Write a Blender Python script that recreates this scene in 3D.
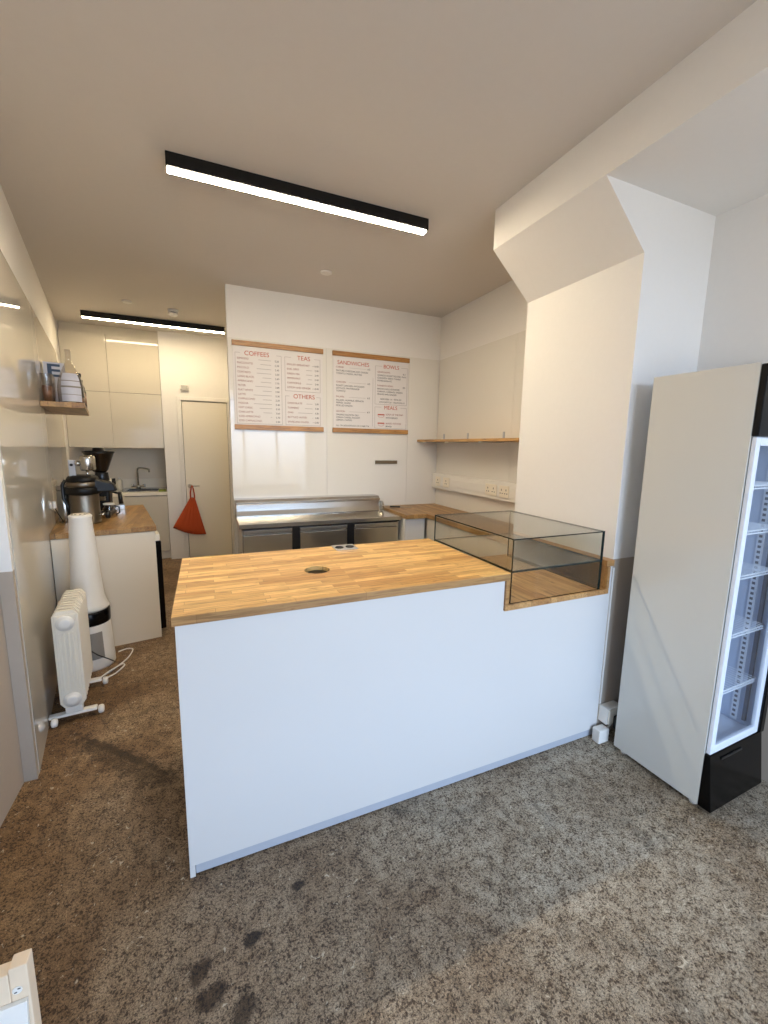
import bpy, bmesh, math, random
from mathutils import Vector, Matrix
random.seed(7)
S = bpy.context.scene
for o in list(bpy.data.objects): bpy.data.objects.remove(o)
COL = S.collection

# ------------------------------------------------------------------ camera
R2 = Vector((0.91928127, -0.39325657, 0.0164687))
U2 = Vector((0.04420019, 0.14471843, 0.98848516))
FW = Vector((0.3911116, 0.90796798, -0.15041896))
cam_data = bpy.data.cameras.new('camera')
cam_data.sensor_width = 36.0
cam_data.lens = 416.18 / 1024 * 36.0
cam_data.shift_x = -0.64 / 1024
cam_data.shift_y = -2.27 / 1024
cam_data.clip_start = 0.02
cam = bpy.data.objects.new('camera', cam_data)
COL.objects.link(cam)
m = Matrix.Identity(4)
for i in range(3):
    m[i][0] = R2[i]; m[i][1] = U2[i]; m[i][2] = -FW[i]
m[0][3], m[1][3], m[2][3] = 0.0, 0.0, 1.557
cam.matrix_world = m
S.camera = cam

# ------------------------------------------------------------------ world, exposure
S.view_settings.view_transform = 'Standard'
S.view_settings.look = 'None'
S.view_settings.gamma = 1.0
S.view_settings.use_curve_mapping = False
S.view_settings.exposure = 0.24
SKY_STRENGTH = 11.0
LAMP_STRENGTH = 150.0
w = bpy.data.worlds.new('overcast_street'); S.world = w; w.use_nodes = True
nt = w.node_tree; nt.nodes.clear()
geo = nt.nodes.new('ShaderNodeTexCoord'); sep = nt.nodes.new('ShaderNodeSeparateXYZ')
rmp = nt.nodes.new('ShaderNodeValToRGB'); bg = nt.nodes.new('ShaderNodeBackground'); ow = nt.nodes.new('ShaderNodeOutputWorld')
mp = nt.nodes.new('ShaderNodeMapRange'); mp.inputs['From Min'].default_value = -1; mp.inputs['From Max'].default_value = 1
nt.links.new(geo.outputs['Generated'], sep.inputs[0]); nt.links.new(sep.outputs['Z'], mp.inputs['Value'])
nt.links.new(mp.outputs[0], rmp.inputs[0]); nt.links.new(rmp.outputs[0], bg.inputs[0]); nt.links.new(bg.outputs[0], ow.inputs[0])
e = rmp.color_ramp.elements
e[0].position = 0.0; e[0].color = (0.24, 0.24, 0.25, 1)
e[1].position = 1.0; e[1].color = (0.45, 0.62, 0.90, 1)
for p_, c_ in ((0.47, (0.30, 0.31, 0.33, 1)), (0.51, (0.58, 0.74, 1.0, 1)), (0.66, (0.52, 0.70, 1.0, 1))):
    q = e.new(p_); q.color = c_
bg.inputs[1].default_value = SKY_STRENGTH
WX0, WX1, WZ0, WZ1, YF = 0.0, 2.34, 0.25, 2.70, -2.0
pl = bpy.data.lights.new('shop_window_portal', 'AREA'); pl.shape = 'RECTANGLE'
pl.size = WX1 - WX0; pl.size_y = WZ1 - WZ0
pl.cycles.is_portal = True
po = bpy.data.objects.new('shop_window_portal', pl); COL.objects.link(po)
po.location = ((WX0 + WX1) / 2, YF - 0.16, (WZ0 + WZ1) / 2); po.rotation_euler = (math.radians(90), 0, 0)

# ------------------------------------------------------------------ materials
MATS = {}
def srgb(r, g, b):
    f = lambda c: (c / 255) / 12.92 if c / 255 <= 0.04045 else ((c / 255 + 0.055) / 1.055) ** 2.4
    return (f(r), f(g), f(b), 1)
def base(name):
    m = bpy.data.materials.new(name); m.use_nodes = True
    b = m.node_tree.nodes['Principled BSDF']; MATS[name] = m
    return m, m.node_tree, b
def plain(name, col, rough=0.5, metal=0.0, coat=0.0, bump=0.0, bscale=60, emit=None, var=0.0, spec=0.5):
    m, nt, b = base(name)
    b.inputs['Base Color'].default_value = col; b.inputs['Roughness'].default_value = rough
    b.inputs['Metallic'].default_value = metal; b.inputs['Coat Weight'].default_value = coat
    b.inputs['Coat Roughness'].default_value = 0.03
    b.inputs['Specular IOR Level'].default_value = spec
    tc = nt.nodes.new('ShaderNodeTexCoord'); n = nt.nodes.new('ShaderNodeTexNoise')
    n.inputs['Scale'].default_value = bscale; n.inputs['Detail'].default_value = 4
    nt.links.new(tc.outputs['Object'], n.inputs['Vector'])
    if bump:
        bp = nt.nodes.new('ShaderNodeBump'); bp.inputs['Strength'].default_value = bump; bp.inputs['Distance'].default_value = 0.002
        nt.links.new(n.outputs['Fac'], bp.inputs['Height']); nt.links.new(bp.outputs[0], b.inputs['Normal'])
    if var:
        mx = nt.nodes.new('ShaderNodeMix'); mx.data_type = 'RGBA'
        mx.inputs[6].default_value = tuple(c * (1 - var) for c in col[:3]) + (1,); mx.inputs[7].default_value = tuple(min(1, c * (1 + var)) for c in col[:3]) + (1,)
        nt.links.new(n.outputs['Fac'], mx.inputs[0]); nt.links.new(mx.outputs[2], b.inputs['Base Color'])
    if emit:
        b.inputs['Emission Color'].default_value = emit[0]; b.inputs['Emission Strength'].default_value = emit[1]
    return m
plain('wall_paint', srgb(234, 230, 224), 0.75, bump=0.15, bscale=40, var=0.015)
plain('ceiling_paint', srgb(214, 207, 199), 0.85, bump=0.12, bscale=30, var=0.015)
plain('dado_paint', srgb(178, 163, 146), 0.7, bump=0.15, bscale=40, var=0.02)
plain('gloss_panel', srgb(208, 202, 191), 0.0, spec=0.5)
MATS['gloss_panel'].node_tree.nodes['Principled BSDF'].inputs['IOR'].default_value = 1.75
plain('satin_panel', srgb(229, 224, 214), 0.03, spec=0.38)
plain('gloss_cabinet', srgb(206, 198, 182), 0.08)
plain('white_laminate', srgb(214, 211, 207), 0.28, var=0.01, bscale=3)
plain('plinth_grey', srgb(176, 180, 188), 0.4, metal=0.0, var=0.05)
plain('shadow_gap', srgb(60, 55, 50), 0.8, var=0.05)
plain('white_plastic', srgb(232, 228, 220), 0.35, var=0.02)
plain('cream_laminate', srgb(226, 215, 196), 0.3)
plain('white_enamel', srgb(238, 229, 211), 0.3, var=0.01)
plain('cream_plastic', srgb(236, 228, 211), 0.4, var=0.02)
plain('grey_plastic', srgb(140, 135, 128), 0.5, var=0.05)
plain('black_plastic', srgb(16, 16, 18), 0.28, var=0.1)
plain('black_gloss', srgb(3, 3, 4), 0.22, spec=0.22)
plain('black_metal', srgb(15, 13, 11), 0.45, spec=0.3)
plain('dark_brown_plastic', srgb(26, 20, 16), 0.25, var=0.1)
plain('chrome', srgb(215, 212, 205), 0.12, metal=1.0, var=0.03)
plain('fridge_side', srgb(208, 206, 198), 0.07)
plain('fridge_white', srgb(226, 232, 242), 0.3, var=0.02)
plain('fridge_liner', srgb(196, 208, 228), 0.4, var=0.02)
plain('paper', srgb(226, 220, 214), 0.6, var=0.01)
plain('ink_red', srgb(190, 82, 48), 0.6, var=0.05)
plain('ink_red_soft', srgb(150, 84, 68), 0.6, var=0.05)
plain('ink_dark', srgb(60, 54, 54), 0.6, var=0.05)
plain('ink_line', srgb(170, 160, 155), 0.6, var=0.02)
plain('pine_wood', srgb(226, 204, 176), 0.55, bump=0.2, bscale=30, var=0.06)
plain('label_blue', srgb(58, 78, 104), 0.5, var=0.1)
plain('label_pale', srgb(206, 208, 220), 0.5, var=0.05)
plain('copper', srgb(150, 110, 84), 0.3, metal=0.6, var=0.1)
plain('sponge_green', srgb(120, 130, 50), 0.9, bump=0.5, bscale=200, var=0.3)
plain('soap_white', srgb(228, 220, 200), 0.4, var=0.02)
plain('brass_dark', srgb(128, 112, 86), 0.35, metal=0.6, var=0.05)
plain('gasket_grey', srgb(110, 112, 122), 0.5, metal=0.3, var=0.05)
plain('lamp_diffuser', (1, 1, 1, 1), 0.5, emit=((1.0, 0.85, 0.63, 1), LAMP_STRENGTH))
plain('hall_lamp_diffuser', (1, 1, 1, 1), 0.5, emit=((1.0, 0.82, 0.54, 1), LAMP_STRENGTH * 0.42))

def steel(name, col, rough, sc=(1, 90, 90)):
    m, nt, b = base(name)
    b.inputs['Metallic'].default_value = 1.0; b.inputs['Base Color'].default_value = col
    tc = nt.nodes.new('ShaderNodeTexCoord'); mpn = nt.nodes.new('ShaderNodeMapping'); n = nt.nodes.new('ShaderNodeTexNoise')
    mpn.inputs['Scale'].default_value = sc; n.inputs['Scale'].default_value = 4
    r = nt.nodes.new('ShaderNodeMapRange'); r.inputs['To Min'].default_value = rough * 0.7; r.inputs['To Max'].default_value = rough * 1.4
    nt.links.new(tc.outputs['Object'], mpn.inputs[0]); nt.links.new(mpn.outputs[0], n.inputs['Vector'])
    nt.links.new(n.outputs['Fac'], r.inputs[0]); nt.links.new(r.outputs[0], b.inputs['Roughness'])
steel('brushed_steel', srgb(208, 205, 198), 0.18)
steel('smooth_steel', srgb(196, 194, 190), 0.20)
steel('grinder_steel', srgb(132, 122, 108), 0.36, (60, 60, 1))

def wood(name, c1, c2, cm, sl=0.42, sw=0.04, axis=0, dark=0.5, rough=0.38):
    m, nt, b = base(name)
    tc = nt.nodes.new('ShaderNodeTexCoord'); mpn = nt.nodes.new('ShaderNodeMapping')
    if axis == 1: mpn.inputs['Rotation'].default_value = (0, 0, math.pi / 2)
    if axis == 2: mpn.inputs['Rotation'].default_value = (math.pi / 2, 0, 0)
    br = nt.nodes.new('ShaderNodeTexBrick')
    br.inputs['Scale'].default_value = 1; br.inputs['Brick Width'].default_value = sl; br.inputs['Row Height'].default_value = sw
    br.inputs['Mortar Size'].default_value = 0.0006; br.inputs['Mortar Smooth'].default_value = 0.4; br.offset = 0.37; br.offset_frequency = 2; br.squash = 1.3; br.squash_frequency = 3
    br.inputs['Color1'].default_value = c1; br.inputs['Color2'].default_value = c2; br.inputs['Mortar'].default_value = cm; br.inputs['Bias'].default_value = -0.1
    n = nt.nodes.new('ShaderNodeTexNoise'); n.inputs['Scale'].default_value = 1.0; n.inputs['Detail'].default_value = 6; n.inputs['Distortion'].default_value = 0.6
    mp2 = nt.nodes.new('ShaderNodeMapping'); mp2.inputs['Scale'].default_value = (8, 120, 120)
    rr = nt.nodes.new('ShaderNodeValToRGB'); rr.color_ramp.elements[0].position = 0.32; rr.color_ramp.elements[0].color = (dark, dark * 0.9, dark * 0.75, 1)
    rr.color_ramp.elements[1].position = 0.55; rr.color_ramp.elements[1].color = (1, 1, 1, 1)
    mul = nt.nodes.new('ShaderNodeMix'); mul.data_type = 'RGBA'; mul.blend_type = 'MULTIPLY'; mul.inputs[0].default_value = 0.8
    # sparse knots
    vo = nt.nodes.new('ShaderNodeTexNoise'); vo.inputs['Scale'].default_value = 1.0; mp3 = nt.nodes.new('ShaderNodeMapping'); mp3.inputs['Scale'].default_value = (9, 34, 34)
    r3 = nt.nodes.new('ShaderNodeValToRGB'); r3.color_ramp.elements[0].position = 0.66; r3.color_ramp.elements[0].color = (1, 1, 1, 1)
    r3.color_ramp.elements[1].position = 0.74; r3.color_ramp.elements[1].color = (0.42, 0.28, 0.18, 1)
    mul2 = nt.nodes.new('ShaderNodeMix'); mul2.data_type = 'RGBA'; mul2.blend_type = 'MULTIPLY'; mul2.inputs[0].default_value = 0.8
    L = nt.links
    L.new(tc.outputs['Object'], mpn.inputs[0]); L.new(mpn.outputs[0], br.inputs['Vector'])
    L.new(mpn.outputs[0], mp2.inputs[0]); L.new(mp2.outputs[0], n.inputs['Vector']); L.new(n.outputs['Fac'], rr.inputs[0])
    L.new(mpn.outputs[0], mp3.inputs[0]); L.new(mp3.outputs[0], vo.inputs['Vector']); L.new(vo.outputs['Fac'], r3.inputs[0])
    L.new(br.outputs['Color'], mul.inputs[6]); L.new(rr.outputs[0], mul.inputs[7])
    L.new(mul.outputs[2], mul2.inputs[6]); L.new(r3.outputs[0], mul2.inputs[7]); L.new(mul2.outputs[2], b.inputs['Base Color'])
    b.inputs['Roughness'].default_value = rough
wood('oak_block', srgb(242, 200, 126), srgb(190, 132, 66), srgb(120, 78, 38), sl=0.27, dark=0.48, sw=0.033)
wood('oak_front_edge', srgb(176, 134, 84), srgb(158, 118, 72), srgb(140, 96, 52), sl=0.6, sw=0.3, axis=2)
wood('oak_block_y', srgb(206, 160, 104), srgb(170, 122, 72), srgb(120, 84, 48), axis=1)
wood('oak_edge', srgb(196, 150, 96), srgb(172, 128, 78), srgb(140, 96, 52), sl=3, sw=0.6, axis=2)
wood('oak_shelf', srgb(206, 162, 98), srgb(186, 142, 82), srgb(150, 110, 62), sl=0.5, sw=0.05, axis=1)
wood('oak_rail', srgb(188, 138, 78), srgb(172, 122, 66), srgb(150, 104, 56), sl=2, sw=0.5, axis=2)
wood('dark_oak', srgb(186, 146, 88), srgb(146, 108, 60), srgb(100, 72, 44), axis=1, sw=0.045)

# glass: a thin architectural glass (reflective coat over clear body)
def glass(name, tint, edge=False, refl=1.0):
    m, nt, b = base(name); nt.nodes.remove(b)
    out = nt.nodes['Material Output']; tr = nt.nodes.new('ShaderNodeBsdfTransparent'); gl = nt.nodes.new('ShaderNodeBsdfGlossy')
    gl.inputs['Roughness'].default_value = 0.02; tr.inputs[0].default_value = tint
    fr = nt.nodes.new('ShaderNodeLayerWeight'); fr.inputs[0].default_value = 0.5
    pw = nt.nodes.new('ShaderNodeMath'); pw.operation = 'POWER'; pw.inputs[1].default_value = 5.0
    mu = nt.nodes.new('ShaderNodeMath'); mu.operation = 'MULTIPLY_ADD'; mu.inputs[1].default_value = 0.9 * refl; mu.inputs[2].default_value = 0.045 * refl
    mx = nt.nodes.new('ShaderNodeMixShader'); L = nt.links
    L.new(fr.outputs['Facing'], pw.inputs[0]); L.new(pw.outputs[0], mu.inputs[0]); L.new(mu.outputs[0], mx.inputs[0]); L.new(tr.outputs[0], mx.inputs[1]); L.new(gl.outputs[0], mx.inputs[2]); L.new(mx.outputs[0], out.inputs[0])
glass('case_glass', (0.982, 0.993, 0.986, 1))
glass('clear_glass', (0.97, 0.98, 0.98, 1), refl=0.6)
glass('bottle_glass', (0.84, 0.82, 0.80, 1), refl=1.6)
plain('glass_edge', srgb(18, 40, 40), 0.15, var=0.1)

def fabric():
    m, nt, b = base('orange_fabric')
    tc = nt.nodes.new('ShaderNodeTexCoord'); wv = nt.nodes.new('ShaderNodeTexWave'); wv.inputs['Scale'].default_value = 26; wv.inputs['Distortion'].default_value = 3
    cr = nt.nodes.new('ShaderNodeValToRGB'); cr.color_ramp.elements[0].color = srgb(150, 52, 14); cr.color_ramp.elements[1].color = srgb(206, 84, 26)
    nt.links.new(tc.outputs['Object'], wv.inputs[0]); nt.links.new(wv.outputs['Fac'], cr.inputs[0]); nt.links.new(cr.outputs[0], b.inputs['Base Color']); b.inputs['Roughness'].default_value = 0.75
fabric()

FLOOR_SPOTS = [(-0.085, 1.14, 0.060, 0.032, 0.9, (146, 134, 122)), (-0.05, 1.07, 0.050, 0.040, 0.2, (146, 134, 122)), (0.03, 1.00, 0.060, 0.040, 1.2, (140, 130, 118)), (0.07, 1.17, 0.040, 0.026, 0.5, (120, 112, 104)),
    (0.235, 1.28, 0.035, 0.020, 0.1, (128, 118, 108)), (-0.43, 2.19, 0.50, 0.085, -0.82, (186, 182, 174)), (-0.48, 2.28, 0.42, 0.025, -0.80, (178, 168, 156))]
def floor_mat():
    m, nt, b = base('rough_concrete'); L = nt.links
    tc = nt.nodes.new('ShaderNodeTexCoord')
    def noise(s, d=8, r=0.6, dist=0.0):
        n = nt.nodes.new('ShaderNodeTexNoise'); n.inputs['Scale'].default_value = s; n.inputs['Detail'].default_value = d
        n.inputs['Roughness'].default_value = r; n.inputs['Distortion'].default_value = dist; L.new(tc.outputs['Object'], n.inputs['Vector']); return n
    def ramp(src, stops):
        r = nt.nodes.new('ShaderNodeValToRGB'); el = r.color_ramp.elements
        el[0].position, el[0].color = stops[0]; el[1].position, el[1].color = stops[-1]
        for p, c in stops[1:-1]:
            q = el.new(p); q.color = c
        L.new(src, r.inputs[0]); return r
    def mix(kind, fac, a, bb):
        x = nt.nodes.new('ShaderNodeMix'); x.data_type = 'RGBA'; x.blend_type = kind
        if isinstance(fac, float): x.inputs[0].default_value = fac
        else: L.new(fac, x.inputs[0])
        for sck, v in ((x.inputs[6], a), (x.inputs[7], bb)):
            if isinstance(v, tuple): sck.default_value = v
            else: L.new(v, sck)
        return x.outputs[2]
    g = lambda v: (v, v, v, 1)
    big = noise(1.6, 6, 0.62, 0.6); mid = noise(22, 12, 0.78, 0.3); fine = noise(115, 8, 0.75, 0.4); speck = noise(30, 3, 0.5, 2.0); stain = noise(2.6, 7, 0.7, 0.8); grain = noise(240, 4, 0.7)
    def add(a_, k, b_):
        x = nt.nodes.new('ShaderNodeMath'); x.operation = 'MULTIPLY_ADD'; L.new(b_, x.inputs[0]); x.inputs[1].default_value = k; L.new(a_, x.inputs[2]); return x.outputs[0]
    sx = nt.nodes.new('ShaderNodeSeparateXYZ'); L.new(tc.outputs['Object'], sx.inputs[0])
    zone = nt.nodes.new('ShaderNodeMapRange'); zone.inputs['From Min'].default_value = -0.1; zone.inputs['From Max'].default_value = 1.5
    L.new(add(sx.outputs['X'], 1.2, big.outputs['Fac']), zone.inputs['Value'])
    brown = ramp(big.outputs['Fac'], [(0.32, srgb(116, 88, 57)), (0.5, srgb(138, 108, 73)), (0.68, srgb(160, 130, 92))]).outputs[0]
    grey = ramp(big.outputs['Fac'], [(0.32, srgb(150, 134, 112)), (0.5, srgb(172, 160, 140)), (0.68, srgb(186, 176, 158))]).outputs[0]
    c = mix('MIX', zone.outputs[0], brown, grey)
    m1 = ramp(add(mid.outputs['Fac'], 0.30, big.outputs['Fac']), [(0.52, g(0.0)), (0.66, g(0.6)), (0.80, g(1))]).outputs[0]
    c = mix('MIX', m1, mix('MULTIPLY', 1.0, c, srgb(214, 203, 190)), c)
    m2 = ramp(add(fine.outputs['Fac'], 0.45, mid.outputs['Fac']), [(0.665, g(0)), (0.70, g(0.75)), (0.76, g(1))]).outputs[0]
    c = mix('MIX', m2, mix('MULTIPLY', 1.0, c, srgb(118, 102, 86)), c)
    c = mix('MULTIPLY', 0.85, c, ramp(grain.outputs['Fac'], [(0.36, g(0.3)), (0.47, g(0.9)), (0.60, g(1.6))]).outputs[0])
    c = mix('MULTIPLY', 0.8, c, ramp(stain.outputs['Fac'], [(0.30, g(0.3)), (0.36, g(0.75)), (0.43, g(1.0))]).outputs[0])
    c = mix('MIX', ramp(speck.outputs['Fac'], [(0.675, g(0)), (0.70, g(0.7)), (0.80, g(1.0))]).outputs[0], c, srgb(206, 194, 170))
    sv = nt.nodes.new('ShaderNodeMapping'); sv.inputs['Rotation'].default_value = (0, 0, 0.5); sv.inputs['Scale'].default_value = (30, 7, 1)
    sn = nt.nodes.new('ShaderNodeTexNoise'); sn.inputs['Scale'].default_value = 1.0; sn.inputs['Detail'].default_value = 9; sn.inputs['Roughness'].default_value = 0.7; L.new(tc.outputs['Object'], sv.inputs[0]); L.new(sv.outputs[0], sn.inputs['Vector'])
    c = mix('MULTIPLY', 0.55, c, ramp(sn.outputs['Fac'], [(0.38, g(0.5)), (0.44, g(1.0)), (1.0, g(1.0))]).outputs[0])
    # oil spots and a smooth darker diagonal strip at the left of the floor
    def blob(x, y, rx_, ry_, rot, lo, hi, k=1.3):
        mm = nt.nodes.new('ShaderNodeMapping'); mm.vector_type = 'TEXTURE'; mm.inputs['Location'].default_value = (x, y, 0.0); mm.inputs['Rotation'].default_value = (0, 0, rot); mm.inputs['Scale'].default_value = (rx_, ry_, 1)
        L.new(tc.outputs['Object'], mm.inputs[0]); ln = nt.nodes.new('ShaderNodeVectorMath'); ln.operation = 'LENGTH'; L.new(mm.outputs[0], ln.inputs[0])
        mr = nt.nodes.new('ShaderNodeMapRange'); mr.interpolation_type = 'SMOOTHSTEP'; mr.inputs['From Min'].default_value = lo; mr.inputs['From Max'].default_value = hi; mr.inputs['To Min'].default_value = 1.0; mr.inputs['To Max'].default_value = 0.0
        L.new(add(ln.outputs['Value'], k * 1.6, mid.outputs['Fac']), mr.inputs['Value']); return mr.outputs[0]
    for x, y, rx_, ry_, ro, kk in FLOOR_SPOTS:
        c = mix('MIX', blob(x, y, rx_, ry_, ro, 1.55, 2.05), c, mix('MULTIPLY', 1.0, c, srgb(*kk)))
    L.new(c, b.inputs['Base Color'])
    rr = nt.nodes.new('ShaderNodeMapRange'); rr.inputs['To Min'].default_value = 0.42; rr.inputs['To Max'].default_value = 0.75
    L.new(mid.outputs['Fac'], rr.inputs[0]); L.new(rr.outputs[0], b.inputs['Roughness'])
    b1 = nt.nodes.new('ShaderNodeBump'); b1.inputs['Strength'].default_value = 0.25; b1.inputs['Distance'].default_value = 0.012; L.new(mid.outputs['Fac'], b1.inputs['Height'])
    b2 = nt.nodes.new('ShaderNodeBump'); b2.inputs['Strength'].default_value = 0.8; b2.inputs['Distance'].default_value = 0.004; L.new(fine.outputs['Fac'], b2.inputs['Height'])
    L.new(b1.outputs[0], b2.inputs['Normal']); L.new(b2.outputs[0], b.inputs['Normal'])
floor_mat()

# ------------------------------------------------------------------ helpers
class MB:
    def __init__(s): s.bm = bmesh.new(); s.smooth = False
    def _t(s, vs, mat):
        if mat is not None:
            for v in vs: v.co = mat @ v.co
    def box(s, x0, x1, y0, y1, z0, z1, mat=None, mi=0):
        V = [s.bm.verts.new((x, y, z)) for z in (z0, z1) for y in (y0, y1) for x in (x0, x1)]
        for f in ((0, 2, 3, 1), (4, 5, 7, 6), (0, 1, 5, 4), (2, 6, 7, 3), (0, 4, 6, 2), (1, 3, 7, 5)):
            s.bm.faces.new([V[i] for i in f]).material_index = mi
        s._t(V, mat); return s
    def hexa(s, pts):   # 8 points: bottom 4 ccw, top 4 ccw
        V = [s.bm.verts.new(p) for p in pts]
        for f in ((3, 2, 1, 0), (4, 5, 6, 7), (0, 1, 5, 4), (1, 2, 6, 5), (2, 3, 7, 6), (3, 0, 4, 7)):
            s.bm.faces.new([V[i] for i in f])
        return s
    def lathe(s, prof, n=28, mat=None, sx=1.0, sy=1.0, smooth=True):
        rings = []; allv = []
        for r, z in prof:
            ring = [s.bm.verts.new((r * sx * math.cos(2 * math.pi * i / n), r * sy * math.sin(2 * math.pi * i / n), z)) for i in range(n)]
            rings.append(ring); allv += ring
        for a, b in zip(rings, rings[1:]):
            for i in range(n):
                f = s.bm.faces.new((a[i], a[(i + 1) % n], b[(i + 1) % n], b[i])); f.smooth = smooth
        s.bm.faces.new(list(reversed(rings[0]))); s.bm.faces.new(rings[-1])
        s._t(allv, mat); return s
    def cyl(s, r, z0, z1, n=24, mat=None, **k): return s.lathe([(r, z0), (r, z1)], n, mat, **k)
    def bar(s, a, b, r, n=12, r2=None):
        a = Vector(a); b = Vector(b); d = b - a; q = d.to_track_quat('Z', 'Y').to_matrix().to_4x4()
        return s.lathe([(r, 0), (r if r2 is None else r2, d.length)], n, Matrix.Translation(a) @ q)
    def tube(s, pts, r, n=10):
        pts = [Vector(p) for p in pts]; rings = []
        up = None
        for i, p in enumerate(pts):
            d = (pts[min(i + 1, len(pts) - 1)] - pts[max(i - 1, 0)]).normalized()
            if up is None: up = Vector((0, 0, 1)) if abs(d.z) < 0.9 else Vector((1, 0, 0))
            a = d.cross(up).normalized(); bvec = a.cross(d).normalized(); up = bvec
            rings.append([s.bm.verts.new(p + a * r * math.cos(2 * math.pi * k / n) + bvec * r * math.sin(2 * math.pi * k / n)) for k in range(n)])
        for a, b in zip(rings, rings[1:]):
            for k in range(n):
                f = s.bm.faces.new((a[k], a[(k + 1) % n], b[(k + 1) % n], b[k])); f.smooth = True
        s.bm.faces.new(list(reversed(rings[0]))); s.bm.faces.new(rings[-1]); return s
    def prism(s, outline, z0, z1, holes=(), mat=None):
        # outline in xy, extruded in z, with optional holes
        b2 = bmesh.new(); edges = []
        for loop in [outline] + list(holes):
            V = [b2.verts.new((x, y, z0)) for x, y in loop]
            edges += [b2.edges.new((V[i], V[(i + 1) % len(V)])) for i in range(len(V))]
        bmesh.ops.triangle_fill(b2, use_beauty=True, use_dissolve=False, edges=edges)
        g = bmesh.ops.extrude_face_region(b2, geom=list(b2.faces))
        for v in [x for x in g['geom'] if isinstance(x, bmesh.types.BMVert)]: v.co.z = z1
        bmesh.ops.recalc_face_normals(b2, faces=b2.faces)
        if mat is not None:
            for v in b2.verts: v.co = mat @ v.co
        me = bpy.data.meshes.new('tmp'); b2.to_mesh(me); b2.free(); s.bm.from_mesh(me); bpy.data.meshes.remove(me); return s
    def build(s, name, mats, parent=None, bevel=0.0, loc=None, seg=2, shift=True):
        bmesh.ops.recalc_face_normals(s.bm, faces=s.bm.faces)
        me = bpy.data.meshes.new(name)
        o = bpy.data.objects.new(name, me); COL.objects.link(o)
        if parent is not None:
            o.parent = parent; P = parent
            if shift:
                inv = world_of(parent).inverted()
                for v in s.bm.verts: v.co = inv @ v.co
        elif loc is not None:
            for v in s.bm.verts: v.co = v.co - Vector(loc)
            o.location = loc
        s.bm.to_mesh(me); s.bm.free()
        for mn in ([mats] if isinstance(mats, str) else mats): me.materials.append(MATS[mn])
        if bevel:
            b = o.modifiers.new('edge', 'BEVEL'); b.width = bevel; b.segments = seg; b.limit_method = 'ANGLE'; b.angle_limit = math.radians(50)
        return o
def world_of(o):
    M = Matrix.LocRotScale(o.location, o.rotation_euler.to_quaternion(), o.scale)
    return world_of(o.parent) @ M if o.parent else M
def thing(name, label, cat, loc=(0, 0, 0), rz=0.0, group=None):
    o = bpy.data.objects.new(name, None); COL.objects.link(o); o.empty_display_size = 0.1
    o.location = loc; o.rotation_euler = (0, 0, rz); o['label'] = label; o['category'] = cat
    if group: o['group'] = group
    return o
def tag(o, label, cat, group=None):
    o['label'] = label; o['category'] = cat
    if group: o['group'] = group
    return o
def struct(o): o['kind'] = 'structure'; return o
def copy_thing(t, loc, label, rz=None):
    c = t.copy(); COL.objects.link(c); c.location = loc; c['label'] = label
    if rz is not None: c.rotation_euler = (0, 0, rz)
    for ch in list(t.children):
        d = ch.copy(); COL.objects.link(d); d.parent = c
        for g in list(ch.children):
            k = g.copy(); COL.objects.link(k); k.parent = d
    return c
def circle(cx, cy, r, n=40): return [(cx + r * math.cos(2 * math.pi * i / n), cy + r * math.sin(2 * math.pi * i / n)) for i in range(n)]
T = Matrix.Translation
def Rm(ax, deg): return Matrix.Rotation(math.radians(deg), 4, ax)

# ------------------------------------------------------------------ room shell
ZC, YB, XR, XW = 2.938, 4.124, 2.401, 0.228
YD, XCF, YC0, YC1, ZCT, ZB, XB = 6.154, 1.914, 1.450, 2.215, 2.465, 2.721, 1.630
AL = math.radians(10.443); TA = math.tan(AL)
XL = lambda y: -0.739 - TA * (y - 2)          # face of the glossy left wall
XN = -0.832                                      # near left wall
DADO = 1.0
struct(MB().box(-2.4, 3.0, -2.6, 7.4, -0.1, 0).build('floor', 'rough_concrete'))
struct(MB().box(-2.4, 3.0, -2.2, 7.4, ZC, ZC + 0.1).build('ceiling', 'ceiling_paint'))
# menu wall
struct(MB().box(XW, XR + 0.1, YB + 0.006, YB + 0.12, 0, ZC).build('wall_back', 'wall_paint'))
mbp = MB()
for a, b in ((XW, 1.131), (1.133, 2.030), (2.032, XR - 0.004)): mbp.box(a, b, YB, YB + 0.0058, 0, 2.494)
struct(mbp.build('trim_1', 'satin_panel'))
# right wall
struct(MB().box(XR + 0.006, XR + 0.12, YC1, YB + 0.006, 0, ZC).build('wall_right', 'wall_paint'))
mbp = MB()
for a, b in ((YC1, 2.88), (2.882, YB - 0.001)): mbp.box(XR, XR + 0.0058, a, b, 0, 2.494)
struct(mbp.build('trim_2', 'satin_panel'))
struct(MB().box(XR, XR + 0.12, -2.0, YC0, DADO, ZB).build('wall_right', 'wall_paint'))
struct(MB().box(XR, XR + 0.12, -2.0, YC0, 0, DADO).build('wall_right', 'dado_paint'))
# column, corbel and beam
struct(MB().box(XCF, XR + 0.12, YC0, YC1, DADO, ZCT).build('wall_column', 'wall_paint'))
struct(MB().box(XCF, XR + 0.12, YC0, YC1, 0, DADO).build('wall_column', 'dado_paint'))
cb = MB().hexa([(XCF, YC0, ZCT), (XR + 0.12, YC0, ZCT), (XR + 0.12, YC1, ZCT), (XCF, YC1, ZCT), (XB, YC0, ZB), (XR + 0.12, YC0, ZB), (XR + 0.12, YC1, ZB), (XB, YC1, ZB)])
struct(cb.build('wall_corbel', 'wall_paint'))
struct(MB().box(XB, XR + 0.12, -2.0, YC1, ZB, ZC).build('wall_beam', 'wall_paint'))
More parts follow.
